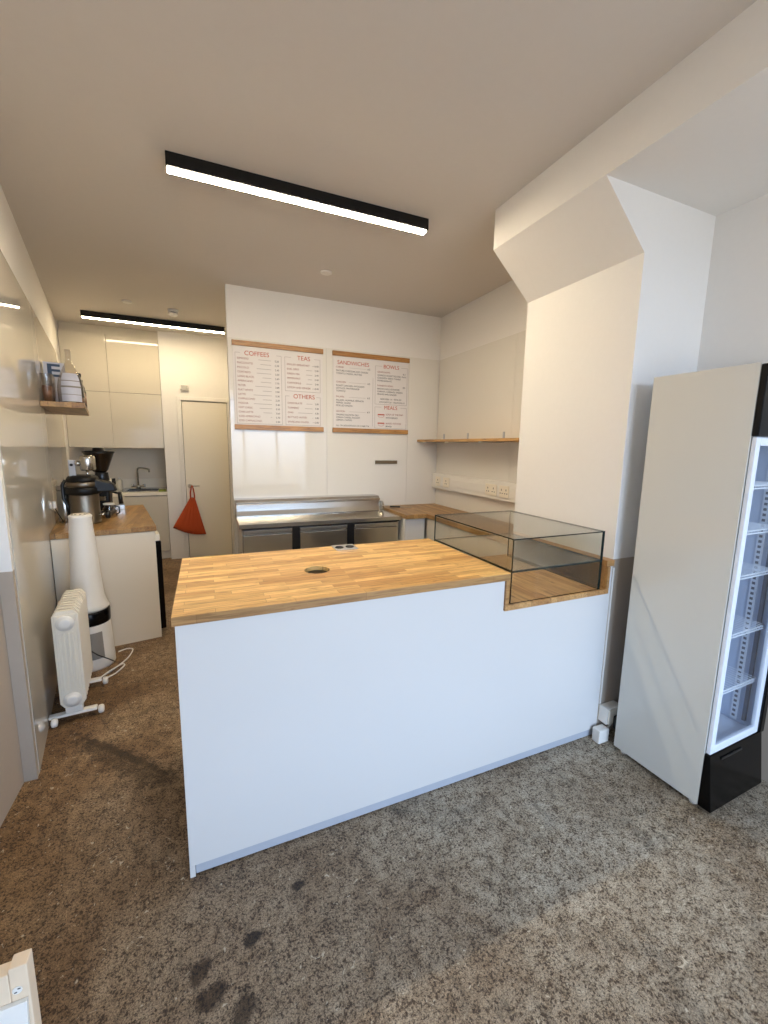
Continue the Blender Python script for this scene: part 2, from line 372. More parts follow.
# left wall: near part straight, far part splayed and clad in glossy panels
struct(MB().box(XN - 0.12, XN, -2.0, 2.215, DADO, ZC).build('wall_left', 'wall_paint'))
struct(MB().box(XN - 0.12, XN, -2.0, 2.215, 0, DADO).build('wall_left', 'dado_paint'))
W = lambda y, d: (XL(y) + d, y)
def slab(y0, y1, d0, d1, z0, z1, mb=None):
    mb = mb or MB()
    a, b, c, d = (XL(y0) + d0, y0), (XL(y0) + d1, y0), (XL(y1) + d1, y1), (XL(y1) + d0, y1)
    return mb.hexa([p + (z0,) for p in (a, b, c, d)] + [p + (z1,) for p in (a, b, c, d)])
struct(slab(2.255, 4.2, -0.15, -0.012, 0, ZC).build('wall_left', 'wall_paint'))
struct(slab(4.2, 6.14, -0.15, -0.012, 0, ZC).build('wall_left', 'wall_paint'))
struct(MB().box(-1.66, -1.512, 6.14, 7.0, 0, ZC).build('wall_left', 'wall_paint'))
mbp = MB()
for a, b in ((2.255, 3.749), (3.752, 5.25), (5.253, 5.7)): slab(a, b, -0.0118, 0, 0.0, 2.494, mbp)
struct(mbp.build('trim_3', 'gloss_panel'))
for z0, z1, mt in ((0, DADO, 'dado_paint'), (DADO, ZC, 'wall_paint')):
    struct(MB().hexa([p + (z,) for z in (z0, z1) for p in ((XN - 0.05, 2.213), (XL(2.215) - 0.003, 2.213), (XL(2.25) - 0.003, 2.252), (XN - 0.05, 2.252))]).build('wall_left', mt))
# front wall behind the camera with the big shop window
fr = MB().box(-0.95, WX0, YF - 0.15, YF, 0, ZC).box(WX1, XR + 0.12, YF - 0.15, YF, 0, ZC).box(WX0, WX1, YF - 0.15, YF, 0, WZ0).box(WX0, WX1, YF - 0.15, YF, WZ1, ZC)
struct(fr.build('wall_front', 'wall_paint'))
wf = MB()
for x in (WX0, 0.82, 1.57, WX1 - 0.05): wf.box(x, x + 0.05, YF - 0.11, YF - 0.05, WZ0, WZ1)
for z in (WZ0, 2.05, WZ1 - 0.05): wf.box(WX0 + 0.05, WX1 - 0.05, YF - 0.105, YF - 0.055, z, z + 0.05)
wfo = struct(wf.build('window_1', 'white_laminate'))
MB().box(WX0 + 0.02, WX1 - 0.02, YF - 0.083, YF - 0.079, WZ0 + 0.02, WZ1 - 0.02).build('window_pane', 'clear_glass', wfo)
# hall: wall with the door, alcove of the kitchenette
DX0, DX1, DZ = -0.252, 0.300, 2.10
hw = MB().box(-0.478, DX0 - 0.055, YD, YD + 0.1, 0, ZC).box(DX1 + 0.055, 0.62, YD, YD + 0.1, 0, ZC).box(DX0 - 0.055, DX1 + 0.055, YD, YD + 0.1, DZ + 0.055, ZC)
struct(hw.build('wall_hall_back', 'wall_paint'))
struct(MB().box(0.55, 0.67, YB + 0.12, YD, 0, ZC).build('wall_hall_right', 'wall_paint'))
struct(MB().box(-0.478, -0.378, YD + 0.1, 6.9, 0, ZC).build('wall_alcove_right', 'wall_paint'))
struct(MB().box(-2.1, -0.378, 6.9, 7.0, 0, ZC).build('wall_alcove_back', 'cream_laminate'))
# door
tr_ = MB().box(DX0 - 0.055, DX0 - 0.004, YD - 0.018, YD + 0.1, 0, DZ + 0.055).box(DX1 + 0.004, DX1 + 0.055, YD - 0.018, YD + 0.1, 0, DZ + 0.055).box(DX0 - 0.004, DX1 + 0.004, YD - 0.018, YD + 0.1, DZ + 0.005, DZ + 0.055)
struct(tr_.build('trim_4', 'wall_paint', bevel=0.004))
struct(MB().box(DX0 - 0.0035, DX1 + 0.0035, YD + 0.05, YD + 0.1, 0.0, DZ + 0.004).build('trim_5', 'shadow_gap'))
door = struct(MB().box(DX0 + 0.002, DX1 - 0.002, YD - 0.004, YD + 0.04, 0.008, DZ - 0.004).build('door_1', 'cream_plastic', bevel=0.002))
hd = MB().lathe([(0.026, 0), (0.026, 0.008), (0.012, 0.010), (0.010, 0.045)], 20, T((-0.205, YD - 0.004, 0.99)) @ Rm('X', 90)).bar((-0.21, YD - 0.045, 0.99), (-0.085, YD - 0.045, 0.99), 0.009)
h_ = hd.build('door_handle', 'chrome', door); h_['label'] = 'chrome lever handle'

# ------------------------------------------------------------------ service counter
CX0, CY0, CY1 = -0.124, 1.439, 2.200
NX0, NX1 = 1.246, 1.872   # well for the display case
t = thing('service_counter', 'white-panelled service counter standing on the concrete floor in the middle of the shop', 'counter', (0.9, 1.8, 0))
fp = MB().prism([(CX0 + 0.008, 0.048), (XCF - 0.001, 0.048), (XCF - 0.001, 0.966), (1.906 - 0.018, 0.966), (1.906 - 0.018, 0.822), (NX0 - 0.022, 0.822), (NX0 - 0.022, 0.966), (CX0 + 0.008, 0.966)], 0, 0.018, mat=T((0, CY0 + 0.028, 0)) @ Rm('X', 90))
fp.build('front_panel', 'white_laminate', t, bevel=0.0015)
MB().box(CX0 + 0.008, CX0 + 0.026, CY0 + 0.029, CY1 - 0.02, 0.0, 0.966).build('side_panel', 'white_laminate', t, bevel=0.001)
MB().box(CX0 + 0.008, CX0 + 0.026, CY0 + 0.012, CY0 + 0.028, 0.0, 0.046).build('foot_block', 'white_laminate', t)
MB().box(CX0 + 0.028, XCF - 0.002, CY0 + 0.018, CY0 + 0.030, 0.006, 0.047).build('plinth', 'plinth_grey', t)
MB().box(CX0 + 0.028, NX0 - 0.03, CY0 + 0.031, CY0 + 0.05, 0.05, 0.965).box(0.0, 0.02, CY0 + 0.052, CY1 - 0.06, 0.02, 0.965).box(1.18, 1.2, CY0 + 0.052, CY1 - 0.06, 0.02, 0.80).box(CX0 + 0.03, 1.9, CY0 + 0.052, CY1 - 0.06, 0.10, 0.12).build('carcass', 'white_plastic', t)
# display well in wood
MB().box(NX0 - 0.021, NX1 + 0.017, CY0, CY1, 0.822, 0.848).build('well_floor', 'oak_block_y', t, bevel=0.002)
MB().box(NX0 - 0.021, NX0 - 0.002, CY0, CY1, 0.849, 0.9665).build('well_side', 'oak_edge', t, bevel=0.001)
MB().box(NX1 - 0.001, NX1 + 0.017, CY0, CY1, 0.849, 0.9665).build('well_side', 'oak_edge', t, bevel=0.001)
# worktop
wt = thing('butcher_block_worktop', 'long oak butcher block worktop with a round cut-out, lying on the white service counter', 'worktop', (0.55, 1.8, 0.968))
sl_ = MB().prism([(CX0, CY0), (NX0 - 0.001, CY0), (NX0 - 0.001, CY1), (CX0, CY1)], 0.982, 1.0, [circle(0.443, 1.79, 0.057)])
sl_.build('slab', 'oak_block', wt)
MB().box(CX0, NX0 - 0.001, CY0 - 0.0012, CY0 + 0.045, 0.968, 0.9815).box(CX0, NX0 - 0.001, CY1 - 0.045, CY1, 0.968, 0.9815).box(CX0, CX0 + 0.045, CY0 + 0.0455, CY1 - 0.0455, 0.968, 0.9815).box(NX0 - 0.046, NX0 - 0.001, CY0 + 0.0455, CY1 - 0.0455, 0.968, 0.9815).box(CX0, NX0 - 0.001, CY0 - 0.0012, CY0 - 0.0002, 0.9816, 0.9985).build('edge_band', 'oak_front_edge', wt)
so = MB().box(NX1 - 0.012, XCF - 0.001, CY0, CY1, 0.968, 1.0).build('butcher_block_strip', 'oak_edge', bevel=0.002)
tag(so, 'narrow oak worktop strip between the glass case and the column', 'worktop')
# round cable hole liner is plain timber; metal socket plate at the back edge
t = thing('worktop_socket', 'chrome twin socket plate sunk in the oak worktop near its rear edge', 'socket', (0.685, 2.140, 1.0))
MB().box(0.622, 0.748, 2.085, 2.195, 1.0, 1.006).build('plate', 'chrome', t, bevel=0.002)
for x in (0.655, 0.715): MB().lathe([(0.024, 1.0062), (0.022, 1.0085), (0.015, 1.0075)], 20, T((x, 2.14, 0))).build('socket_ring', 'black_metal', t)

# glass display case
t = thing('glass_display_case', 'clear frameless glass display case sunk into the right end of the counter', 'display case', (1.55, 1.8, 0.848))
GX0, GX1, GY0, GY1, GZ0, GZ1, GM = 1.262, 1.836, 1.450, 2.160, 0.8485, 1.154, 1.000
TH = 0.008
def pane(nm, b, axis):
    x0, x1, y0, y1, z0, z1 = b
    mb = MB().box(*b)
    for f in mb.bm.faces:
        pass
    bmesh.ops.recalc_face_normals(mb.bm, faces=mb.bm.faces)
    for f in mb.bm.faces: f.material_index = 0 if abs(f.normal[axis]) > 0.5 else 1
    return mb.build(nm, ['case_glass', 'glass_edge'], t)
pane('front_pane', (GX0, GX1, GY0, GY0 + TH, GZ0, GM - 0.0035), 1)
pane('front_pane', (GX0, GX1, GY0, GY0 + TH, GM + 0.0035, GZ1 - 0.006), 1)
pane('side_pane', (GX0, GX0 + TH, GY0 + TH, GY1, GZ0, GM - 0.0035), 0)
pane('side_pane', (GX0, GX0 + TH, GY0 + TH, GY1, GM + 0.0035, GZ1 - 0.006), 0)
pane('side_pane', (GX1 - TH, GX1, GY0 + TH, GY1, GZ0, GM - 0.0035), 0)
pane('side_pane', (GX1 - TH, GX1, GY0 + TH, GY1, GM + 0.0035, GZ1 - 0.006), 0)
pane('glass_shelf', (GX0, GX1, GY0, GY1, GM - 0.003, GM + 0.003), 2)
pane('top_pane', (GX0, GX1, GY0, GY1, GZ1 - 0.006, GZ1), 2)

# ------------------------------------------------------------------ prep counter (stainless)
PX0, PX1, PY0, PYB = 0.232, 1.716, 3.550, YB - 0.004
t = thing('prep_counter_fridge', 'stainless steel three-door refrigerated prep counter under the menu boards', 'refrigerated counter', (0.97, 3.85, 0))
MB().box(PX0 + 0.02, PX1 - 0.02, PY0 + 0.05, PYB, 0.10, 0.858).build('body', 'brushed_steel', t)
for x in (PX0 + 0.1, PX1 - 0.1):
    for y in (PY0 + 0.12, PYB - 0.08): MB().cyl(0.022, 0.0, 0.10, 16, T((x, y, 0))).build('leg', 'black_plastic', t)
MB().box(PX0, PX1, PY0, PYB, 0.862, 0.90).build('steel_top', 'brushed_steel', t, bevel=0.003)
ws = [(0.262, 0.665), (0.735, 1.165), (1.235, 1.672)]
for a, b in ws:
    d = MB().box(a, b, PY0 + 0.012, PY0 + 0.048, 0.14, 0.800).build('door', 'brushed_steel', t, bevel=0.003)
    MB().box(a, b, PY0 + 0.004, PY0 + 0.046, 0.818, 0.845).box(a, b, PY0 + 0.030, PY0 + 0.046, 0.8005, 0.8175).build('door_handle', 'smooth_steel', d, bevel=0.003)
for a, b in ((0.667, 0.733), (1.167, 1.233)): MB().box(a, b, PY0 + 0.02, PY0 + 0.0495, 0.12, 0.858).build('mullion', 'black_plastic', t)
MB().box(PX0 + 0.02, PX1 - 0.02, PY0 + 0.025, PY0 + 0.0495, 0.8465, 0.858).build('mullion', 'black_plastic', t)
# raised hood over the pans: back deck, thin front lip, raking mirror face
HX0, HX1 = 0.236, 1.650
prof = [(PYB - 0.002, 0.901), (PYB - 0.002, 1.052), (3.990, 1.050), (3.965, 1.032), (3.958, 1.006), (3.944, 0.95), (3.925, 0.901)]
hb = MB(); hb.prism([(y, z) for y, z in prof], HX0, HX1, mat=Matrix(((0, 0, 1, 0), (1, 0, 0, 0), (0, 1, 0, 0), (0, 0, 0, 1))))
hb.build('pan_hood', 'smooth_steel', t, bevel=0.006)
MB().box(HX0, HX1, 3.952, 3.990, 1.005, 1.032).build('hood_lip', 'brushed_steel', t, bevel=0.006)
MB().prism(circle(3.94, 0.952, 0.05, 24), HX1, HX1 + 0.018, mat=Matrix(((0, 0, 1, 0), (1, 0, 0, 0), (0, 1, 0, 0), (0, 0, 0, 1)))).build('hood_pivot', 'brushed_steel', t, bevel=0.004)

# ------------------------------------------------------------------ rear L worktop and units on the right
o = MB().prism([(1.720, 3.47), (1.94, 3.47), (1.94, YC1 + 0.002), (XR - 0.002, YC1 + 0.002), (XR - 0.002, YB - 0.002), (1.720, YB - 0.002)], 0.88, 0.92).build('corner_worktop', 'dark_oak', bevel=0.002)
tag(o, 'L-shaped oak worktop in the corner behind the glass display case', 'worktop')
t = thing('corner_cabinet', 'white base cabinet under the L-shaped oak worktop beside the steel prep counter', 'cabinet', (2.1, 3.6, 0))
MB().box(1.725, 1.95, 3.53, YB - 0.03, 0.1, 0.878).box(1.98, XR - 0.01, YC1 + 0.02, 3.50, 0.1, 0.878).box(1.99, XR - 0.01, 3.52, YB - 0.03, 0.1, 0.878).build('body', 'white_plastic', t)
MB().box(1.730, 1.935, 3.508, 3.526, 0.11, 0.872).build('door', 'white_laminate', t, bevel=0.002)
for a, b in ((2.24, 2.66), (2.664, 3.08), (3.084, 3.5)): MB().box(1.957, 1.975, a, b, 0.11, 0.872).build('door', 'gloss_cabinet', t, bevel=0.002)
MB().box(1.76, 1.94, 3.56, 3.58, 0, 0.099).box(2.0, 2.02, YC1 + 0.03, 3.5, 0, 0.099).build('plinth', 'plinth_grey', t)
t = thing('kitchen_knife', 'black-handled knife lying on the oak corner worktop by the steel prep counter', 'knife', (1.86, 3.93, 0.92), -0.55)
kb = MB().box(1.70, 1.81, 3.952, 3.968, 0.922, 0.938); kb.build('handle', 'black_plastic', t, bevel=0.004, shift=False)
for ob, (a, b) in ((t.children[0], (0, 0)),):
    ob.data.transform(T((-1.80, -3.96, -0.92)))
kb = MB().box(1.81, 1.94, 3.950, 3.970, 0.926, 0.929); q = kb.build('blade', 'smooth_steel', t, shift=False); q.data.transform(T((-1.80, -3.96, -0.92)))

# shelf on the right wall
t = thing('oak_wall_shelf', 'narrow oak shelf fixed to the right wall above the white socket trunking', 'shelf', (2.28, 3.3, 1.612))
MB().box(2.15, XR - 0.002, YC1 + 0.004, YB - 0.003, 1.612, 1.636).build('board', 'oak_shelf', t, bevel=0.002)
for y in (3.97, 3.52, 2.975):
    b = MB().box(XR - 0.006, XR - 0.001, y - 0.011, y + 0.011, 1.637, 1.70).box(2.17, XR - 0.001, y - 0.011, y + 0.011, 1.606, 1.6115).build('bracket', 'plinth_grey', t)
    MB().box(2.146, 2.17, y - 0.016, y + 0.016, 1.600, 1.6115).build('bracket_cap', 'white_plastic', b, bevel=0.003)
# socket trunking
t = thing('socket_trunking', 'white plastic wall trunking with sockets running under the oak shelf', 'socket trunking', (2.37, 3.2, 1.11))
MB().box(2.352, XR - 0.001, YC1 + 0.004, 4.118, 1.106, 1.272).build('trunk', 'white_plastic', t, bevel=0.006)
MB().box(2.347, 2.3515, YC1 + 0.01, 4.10, 1.150, 1.228).build('lid', 'white_plastic', t, bevel=0.002)
for a, b, n in ((2.80, 2.92, 2), (2.96, 3.12, 2), (3.74, 3.86, 1), (3.92, 4.02, 1)):
    k = MB().box(2.339, 2.3465, a, b, 1.138, 1.240).build('socket_plate', 'white_enamel', t, bevel=0.003)
    for i in range(n):
        c = a + (b - a) * (i + 0.5) / n; hb = MB()
        hb.box(2.3380, 2.3388, c - 0.004, c + 0.004, 1.196, 1.212).box(2.3380, 2.3388, c - 0.020, c - 0.008, 1.170, 1.178).box(2.3380, 2.3388, c + 0.008, c + 0.020, 1.170, 1.178)
        hb.build('pin_holes', 'black_plastic', k)
# dark metal rail on the menu wall
o = MB().box(1.656, 1.908, YB - 0.018, YB - 0.001, 1.372, 1.408).build('knife_rack', 'brass_dark', bevel=0.002)
tag(o, 'short dark metal magnetic strip fixed to the wall below the right menu board', 'knife rack')

# ------------------------------------------------------------------ menu boards
def text_mesh(entries):
    """entries: (string, x, z, size, align) laid on the XZ plane, merged in one mesh"""
    bm = bmesh.new()
    for s_, x, z, size, al in entries:
        cu = bpy.data.curves.new('tmp_text', 'FONT'); cu.body = s_; cu.size = size; cu.align_x = al; cu.extrude = 0.0003
        ob = bpy.data.objects.new('tmp_text', cu); COL.objects.link(ob); bpy.context.view_layer.update()
        me = bpy.data.meshes.new_from_object(ob.evaluated_get(bpy.context.evaluated_depsgraph_get()))
        me.transform(T((x, 0, z)) @ Rm('X', 90)); bm.from_mesh(me); bpy.data.meshes.remove(me); bpy.data.objects.remove(ob); bpy.data.curves.remove(cu)
    return bm
def text_part(name, entries, mat, parent, y):
    for e_ in entries[:-1]: text_part(name, [e_], mat, parent, y)
    entries = entries[-1:]
    bm = text_mesh(entries); mb = MB(); mb.bm.free(); mb.bm = bm
    for v in bm.verts: v.co.y += y
    return mb.build(name, mat, parent)
Y0 = YB - 0.014
def board(name, x0, x1, z0, z1, label):
    t = thing(name, label, 'menu board', ((x0 + x1) / 2, YB - 0.002, z0))
    MB().box(x0 + 0.006, x1 - 0.006, Y0 + 0.002, YB - 0.002, z0 + 0.02, z1 - 0.02).build('sheet', 'paper', t)
    MB().box(x0, x1, Y0 - 0.010, YB - 0.002, z1 - 0.046, z1).build('top_rail', 'oak_rail', t, bevel=0.002)
    MB().box(x0, x1, Y0 - 0.010, YB - 0.002, z0, z0 + 0.046).build('bottom_rail', 'oak_rail', t, bevel=0.002)
    return t
AX0, AX1, AZ0, AZ1 = 0.262, 1.095, 1.689, 2.475
t = board('menu_board', AX0, AX1, AZ0, AZ1, 'drinks menu poster headed COFFEES, TEAS and OTHERS between two oak rails')
text_part('heading', [('COFFEES', 0.475, 2.352, 0.056, 'CENTER')], 'ink_red', t, Y0)
text_part('heading', [('TEAS', 0.905, 2.352, 0.056, 'CENTER')], 'ink_red', t, Y0)
text_part('heading', [('OTHERS', 0.905, 1.998, 0.056, 'CENTER')], 'ink_red', t, Y0)
cof = ['ESPRESSO', 'MACCHIATO', 'PICCOLO', 'CORTADO', 'LONG BLACK', 'AMERICANO', 'FILTER', 'FLAT WHITE', 'LATTE', 'CAPPUCCINO', 'MOCHA', 'HOT CHOC', 'CHAI LATTE', 'ICED AMERICANO', 'ICED CAPPUCCINO']
tea = ['ENGLISH BREAKFAST', 'EARL GREY', 'GREEN TEA', 'PEPPERMINT', 'CHAMOMILE', 'LEMON AND GINGER']
oth = ['CHOCOLATE', 'TURMERIC', 'CHAI', 'BOTTLED WATER', 'SPARKLING WATER']
T1, L1, P1 = [], MB(), []
step = (2.315 - 1.765) / 14
for i, s_ in enumerate(cof):
    z = 2.315 - step * i; T1.append((s_, 0.302, z, 0.023, 'LEFT')); P1.append(('%.2f' % (2.2 + 0.1 * (i % 8)), 0.672, z - 0.003, 0.022, 'RIGHT'))
    L1.box(0.335 + 0.0165 * len(s_) + 0.02, 0.60, Y0 - 0.0005, Y0, z + 0.004, z + 0.0075)
for i, s_ in enumerate(tea):
    z = 2.300 - 0.042 * i; T1.append((s_, 0.745, z, 0.023, 'LEFT')); P1.append(('%.2f' % 2.4, 1.048, z, 0.022, 'RIGHT'))
    L1.box(0.778 + 0.0165 * len(s_), 0.985, Y0 - 0.0005, Y0, z + 0.004, z + 0.0075)
for i, s_ in enumerate(oth):
    z = 1.945 - 0.044 * i; T1.append((s_, 0.745, z, 0.023, 'LEFT')); P1.append(('%.2f' % (2.8 + 0.2 * (i % 3)), 1.048, z, 0.022, 'RIGHT'))
    L1.box(0.778 + 0.0165 * len(s_), 0.985, Y0 - 0.0005, Y0, z + 0.004, z + 0.0075)
def frame_lines(L, x0, x1, z0, z1, gap):
    L.box(x0, x0 + 0.003, Y0 - 0.0005, Y0, z0, z1).box(x1 - 0.003, x1, Y0 - 0.0005, Y0, z0, z1).box(x0, x1, Y0 - 0.0005, Y0, z0, z0 + 0.003)
    c = (x0 + x1) / 2; L.box(x0, c - gap, Y0 - 0.0005, Y0, z1 - 0.003, z1).box(c + gap, x1, Y0 - 0.0005, Y0, z1 - 0.003, z1)
frame_lines(L1, 0.285, 0.695, 1.745, 2.372, 0.16); frame_lines(L1, 0.725, 1.065, 2.062, 2.372, 0.11); frame_lines(L1, 0.725, 1.065, 1.745, 2.018, 0.13)
text_part('item_name', T1, 'ink_red_soft', t, Y0); text_part('price', P1, 'ink_dark', t, Y0); L1.build('ruled_lines', 'ink_line', t)
BX0, BX1 = 1.189, 2.027
t = board('menu_board', BX0, BX1, AZ0, AZ1, 'food menu poster headed SANDWICHES, BOWLS and MEALS between two oak rails')
text_part('heading', [('SANDWICHES', 1.405, 2.352, 0.053, 'CENTER')], 'ink_red', t, Y0)
text_part('heading', [('BOWLS', 1.820, 2.352, 0.053, 'CENTER')], 'ink_red', t, Y0)
text_part('heading', [('MEALS', 1.820, 1.940, 0.053, 'CENTER')], 'ink_red', t, Y0)
N, D, L2 = [], [], MB()
zs = 2.318
for nm, lines in (('CHEESE', ['MATURE CHEDDAR, RED ONION', 'TOMATO, PICKLE, BUTTER']), ('CHICKEN', ['ROAST CHICKEN, AVOCADO', 'LETTUCE, MAYONNAISE', 'TOMATO']), ('FALAFEL', ['FALAFEL, HUMMUS, SPINACH', 'PEPPER, OLIVES', 'PICKLED ONION']), ('SALMON', ['SMOKED SALMON, DILL', 'CREAM CHEESE, ROCKET', 'LEMON, CAPERS'])):
    N.append((nm, 1.225, zs, 0.023, 'LEFT')); D.append(('6.5', 1.585, zs, 0.024, 'RIGHT')); L2.box(1.36, 1.54, Y0 - 0.0005, Y0, zs + 0.005, zs + 0.007)
    for k, l in enumerate(lines): D.append((l, 1.225, zs - 0.034 - 0.026 * k, 0.0225, 'LEFT'))
    zs -= 0.142
D.append(('ALL ON SOURDOUGH OR CIABATTA', 1.225, 1.752, 0.021, 'LEFT'))
zs = 2.305
for nm, lines in (('GRAIN BOWL', ['QUINOA, ROAST SQUASH, KALE', 'CHICKPEA, SEEDS, TAHINI', 'POMEGRANATE']), ('RAINBOW BOWL', ['BROWN RICE, EDAMAME', 'CARROT, CABBAGE, RADISH', 'SESAME AND GINGER'])):
    N.append((nm, 1.665, zs, 0.023, 'LEFT')); D.append(('8.5', 1.985, zs - 0.006, 0.024, 'RIGHT'))
    for k, l in enumerate(lines): D.append((l, 1.665, zs - 0.032 - 0.027 * k, 0.0225, 'LEFT'))
    zs -= 0.135
D += [('ADD EGG 1.5   FETA 2.0', 1.700, 2.036, 0.023, 'LEFT'), ('AVOCADO 2.0   HALLOUMI 2.5', 1.690, 2.006, 0.021, 'LEFT')]
N += [('SOUP OF THE DAY', 1.765, 1.880, 0.024, 'LEFT'), ('BAKED POTATO', 1.765, 1.788, 0.024, 'LEFT')]
D += [('WITH BREAD', 1.765, 1.846, 0.023, 'LEFT'), ('BEANS', 1.765, 1.758, 0.023, 'LEFT')]
text_part('item_name', N, 'ink_red_soft', t, Y0); text_part('description', D, 'ink_dark', t, Y0)
frame_lines(L2, 1.640, 2.005, 2.000 - 0.012, 2.372, 0.11); frame_lines(L2, 1.640, 2.005, 1.742, 1.962, 0.11); L2.box(1.615, 1.618, Y0 - 0.0005, Y0, 1.76, 2.25)
L2.build('ruled_lines', 'ink_line', t)
for z in (1.872, 1.785):
    arc = [(1.712 + 0.036 * math.cos(a), z + 0.006 - 0.026 * math.sin(a)) for a in [math.pi * (1 - k / 14) for k in range(15)]]
    arc2 = [(1.712 + 0.033 * math.cos(a), z + 0.006 - 0.0235 * math.sin(a)) for a in [math.pi * (k / 14) for k in range(15)]]
    MB().prism(arc + arc2, 0, 0.0006, mat=T((0, Y0, 0)) @ Rm('X', 90)).build('bowl_drawing', 'ink_red', t)
    MB().box(1.674, 1.750, Y0 - 0.0006, Y0, z + 0.006, z + 0.018).build('bowl_drawing', 'ink_red', t)
o = MB().box(0.2285, 0.254, YB - 0.010, YB - 0.001, 1.955, 2.035).build('light_switch', 'white_plastic', bevel=0.002); tag(o, 'small white switch plate beside the left edge of the drinks menu', 'light switch')
t = thing('door_alarm_sounder', 'small white wall box with vents above the hall door', 'alarm box', (-0.205, YD, 2.235))
MB().box(-0.256, -0.158, YD - 0.03, YD - 0.001, 2.235, 2.300).build('case', 'white_plastic', t, bevel=0.005)
sl = MB()
for k in range(4): sl.box(-0.246, -0.168, YD - 0.0315, YD - 0.0302, 2.244 + 0.013 * k, 2.249 + 0.013 * k)
sl.build('vent_slots', 'shadow_gap', t)

# ------------------------------------------------------------------ ceiling fittings
def linear_lamp(x0, x1, y0, y1, label, dm='lamp_diffuser'):
    t = thing('linear_ceiling_lamp', label, 'ceiling lamp', ((x0 + x1) / 2, (y0 + y1) / 2, ZC), group='black linear ceiling lamps')
    z = 2.876
    MB().box(x0, x1, y0, y0 + 0.016, z, ZC - 0.001).box(x0, x1, y1 - 0.016, y1, z, ZC - 0.001).box(x0, x0 + 0.004, y0 + 0.016, y1 - 0.016, z, ZC - 0.001).box(x1 - 0.004, x1, y0 + 0.016, y1 - 0.016, z, ZC - 0.001).box(x0 + 0.004, x1 - 0.004, y0 + 0.016, y1 - 0.016, z + 0.02, ZC - 0.001).build('housing', 'black_metal', t)
    MB().box(x0 + 0.0045, x1 - 0.0045, y0 + 0.0165, y1 - 0.0165, z - 0.0035, z + 0.0195).build('diffuser', dm, t)
    return t
linear_lamp(-0.112, 1.322, 2.462, 2.542, 'black linear ceiling lamp with a lit strip, the nearer one above the service counter')
linear_lamp(-1.150, 0.284, 5.585, 5.665, 'black linear ceiling lamp with a lit strip in the hall, before the tall wall cabinets', 'hall_lamp_diffuser')
t = thing('smoke_detector', 'white round smoke detector on the ceiling in front of the hall lamp', 'smoke detector', (-0.241, 5.15, ZC))
MB().lathe([(0.05, -0.001), (0.05, -0.022), (0.03, -0.024)], 28, T((-0.241, 5.15, ZC))).build('base', 'white_plastic', t)
MB().lathe([(0.028, -0.0242), (0.028, -0.034)], 24, T((-0.241, 5.15, ZC))).build('vent_ring', 'gasket_grey', t)
MB().lathe([(0.042, -0.0342), (0.042, -0.052), (0.03, -0.062), (0.012, -0.066)], 28, T((-0.241, 5.15, ZC))).build('cap', 'white_plastic', t)
o = MB().lathe([(0.046, -0.001), (0.046, -0.008), (0.038, -0.014)], 30, T((0.962, 3.505, ZC))).build('ceiling_rose', 'white_plastic'); tag(o, 'flat round white cover plate on the ceiling between the main lamp and the menu wall', 'ceiling fitting')
o = MB().lathe([(0.046, -0.001), (0.046, -0.008), (0.038, -0.014)], 30, T((-0.645, 5.05, ZC))).build('ceiling_rose', 'white_plastic'); tag(o, 'flat round white cover plate on the hall ceiling left of the smoke detector', 'ceiling fitting')

# ------------------------------------------------------------------ kitchenette in the alcove
UY = 6.170
units = [(-1.506, -1.0435), (-1.0415, -0.4825)]
lab = {(0, 0): 'gloss cream wall cabinet, lower left of the four in the hall', (0, 1): 'gloss cream wall cabinet, upper left of the four, touching the left wall',
       (1, 0): 'gloss cream wall cabinet directly above the sink tap, lower right of the four', (1, 1): 'gloss cream wall cabinet, upper right of the four beside the lit wall'}
for i, (a, b) in enumerate(units):
    for j, (z0, z1) in enumerate(((1.485, 2.160), (2.1625, 2.838))):
        t = thing('wall_cabinet', lab[(i, j)], 'cabinet', ((a + b) / 2, 6.4, z0), group='four wall cabinets in the hall')
        MB().box(a + 0.002, b - 0.002, UY + 0.0205, 6.55, z0 + 0.001, z1 - 0.001).build('body', 'shadow_gap' if j else 'cream_plastic', t)
        MB().box(a + 0.0005, b - 0.0005, UY, UY + 0.019, z0 + 0.0005, z1 - 0.0005).build('door', 'gloss_cabinet', t, bevel=0.0015)
o = MB().box(-1.506, -0.482, UY + 0.035, UY + 0.055, 2.842, ZC - 0.001).build('cabinet_filler', 'gloss_cabinet'); tag(o, 'cream filler strip between the upper wall cabinets and the hall ceiling', 'filler strip')
t = thing('sink_base_cabinet', 'cream base cabinet under the sink worktop at the far end of the hall', 'cabinet', (-1.0, 6.5, 0))
MB().box(-1.505, -0.485, UY + 0.03, 6.88, 0.12, 0.740).build('body', 'cream_plastic', t)
for a, b in ((-1.504, -1.006), (-1.0, -0.486)): MB().box(a, b, UY + 0.008, UY + 0.028, 0.115, 0.862).build('door', 'gloss_cabinet', t, bevel=0.002)
MB().box(-1.505, -0.485, UY + 0.06, UY + 0.08, 0, 0.112).build('plinth', 'cream_plastic', t)
o = MB().prism([(-1.505, UY), (-0.482, UY), (-0.482, 6.895), (-1.505, 6.895)], 0.870, 0.912, [[(-0.99, 6.30), (-0.99, 6.66), (-0.60, 6.66), (-0.60, 6.30)]]).build('sink_worktop', 'cream_plastic', bevel=0.003)
tag(o, 'pale worktop with a cut-out for the sink at the far end of the hall', 'worktop')
o = MB().box(-1.505, -0.482, 6.872, 6.898, 0.9135, 1.04).build('worktop_upstand', 'white_enamel'); tag(o, 'pale upstand strip along the back of the sink worktop', 'upstand')
t = thing('kitchen_sink', 'stainless inset sink in the pale worktop beneath the swan-neck tap', 'sink', (-0.79, 6.48, 0.92))
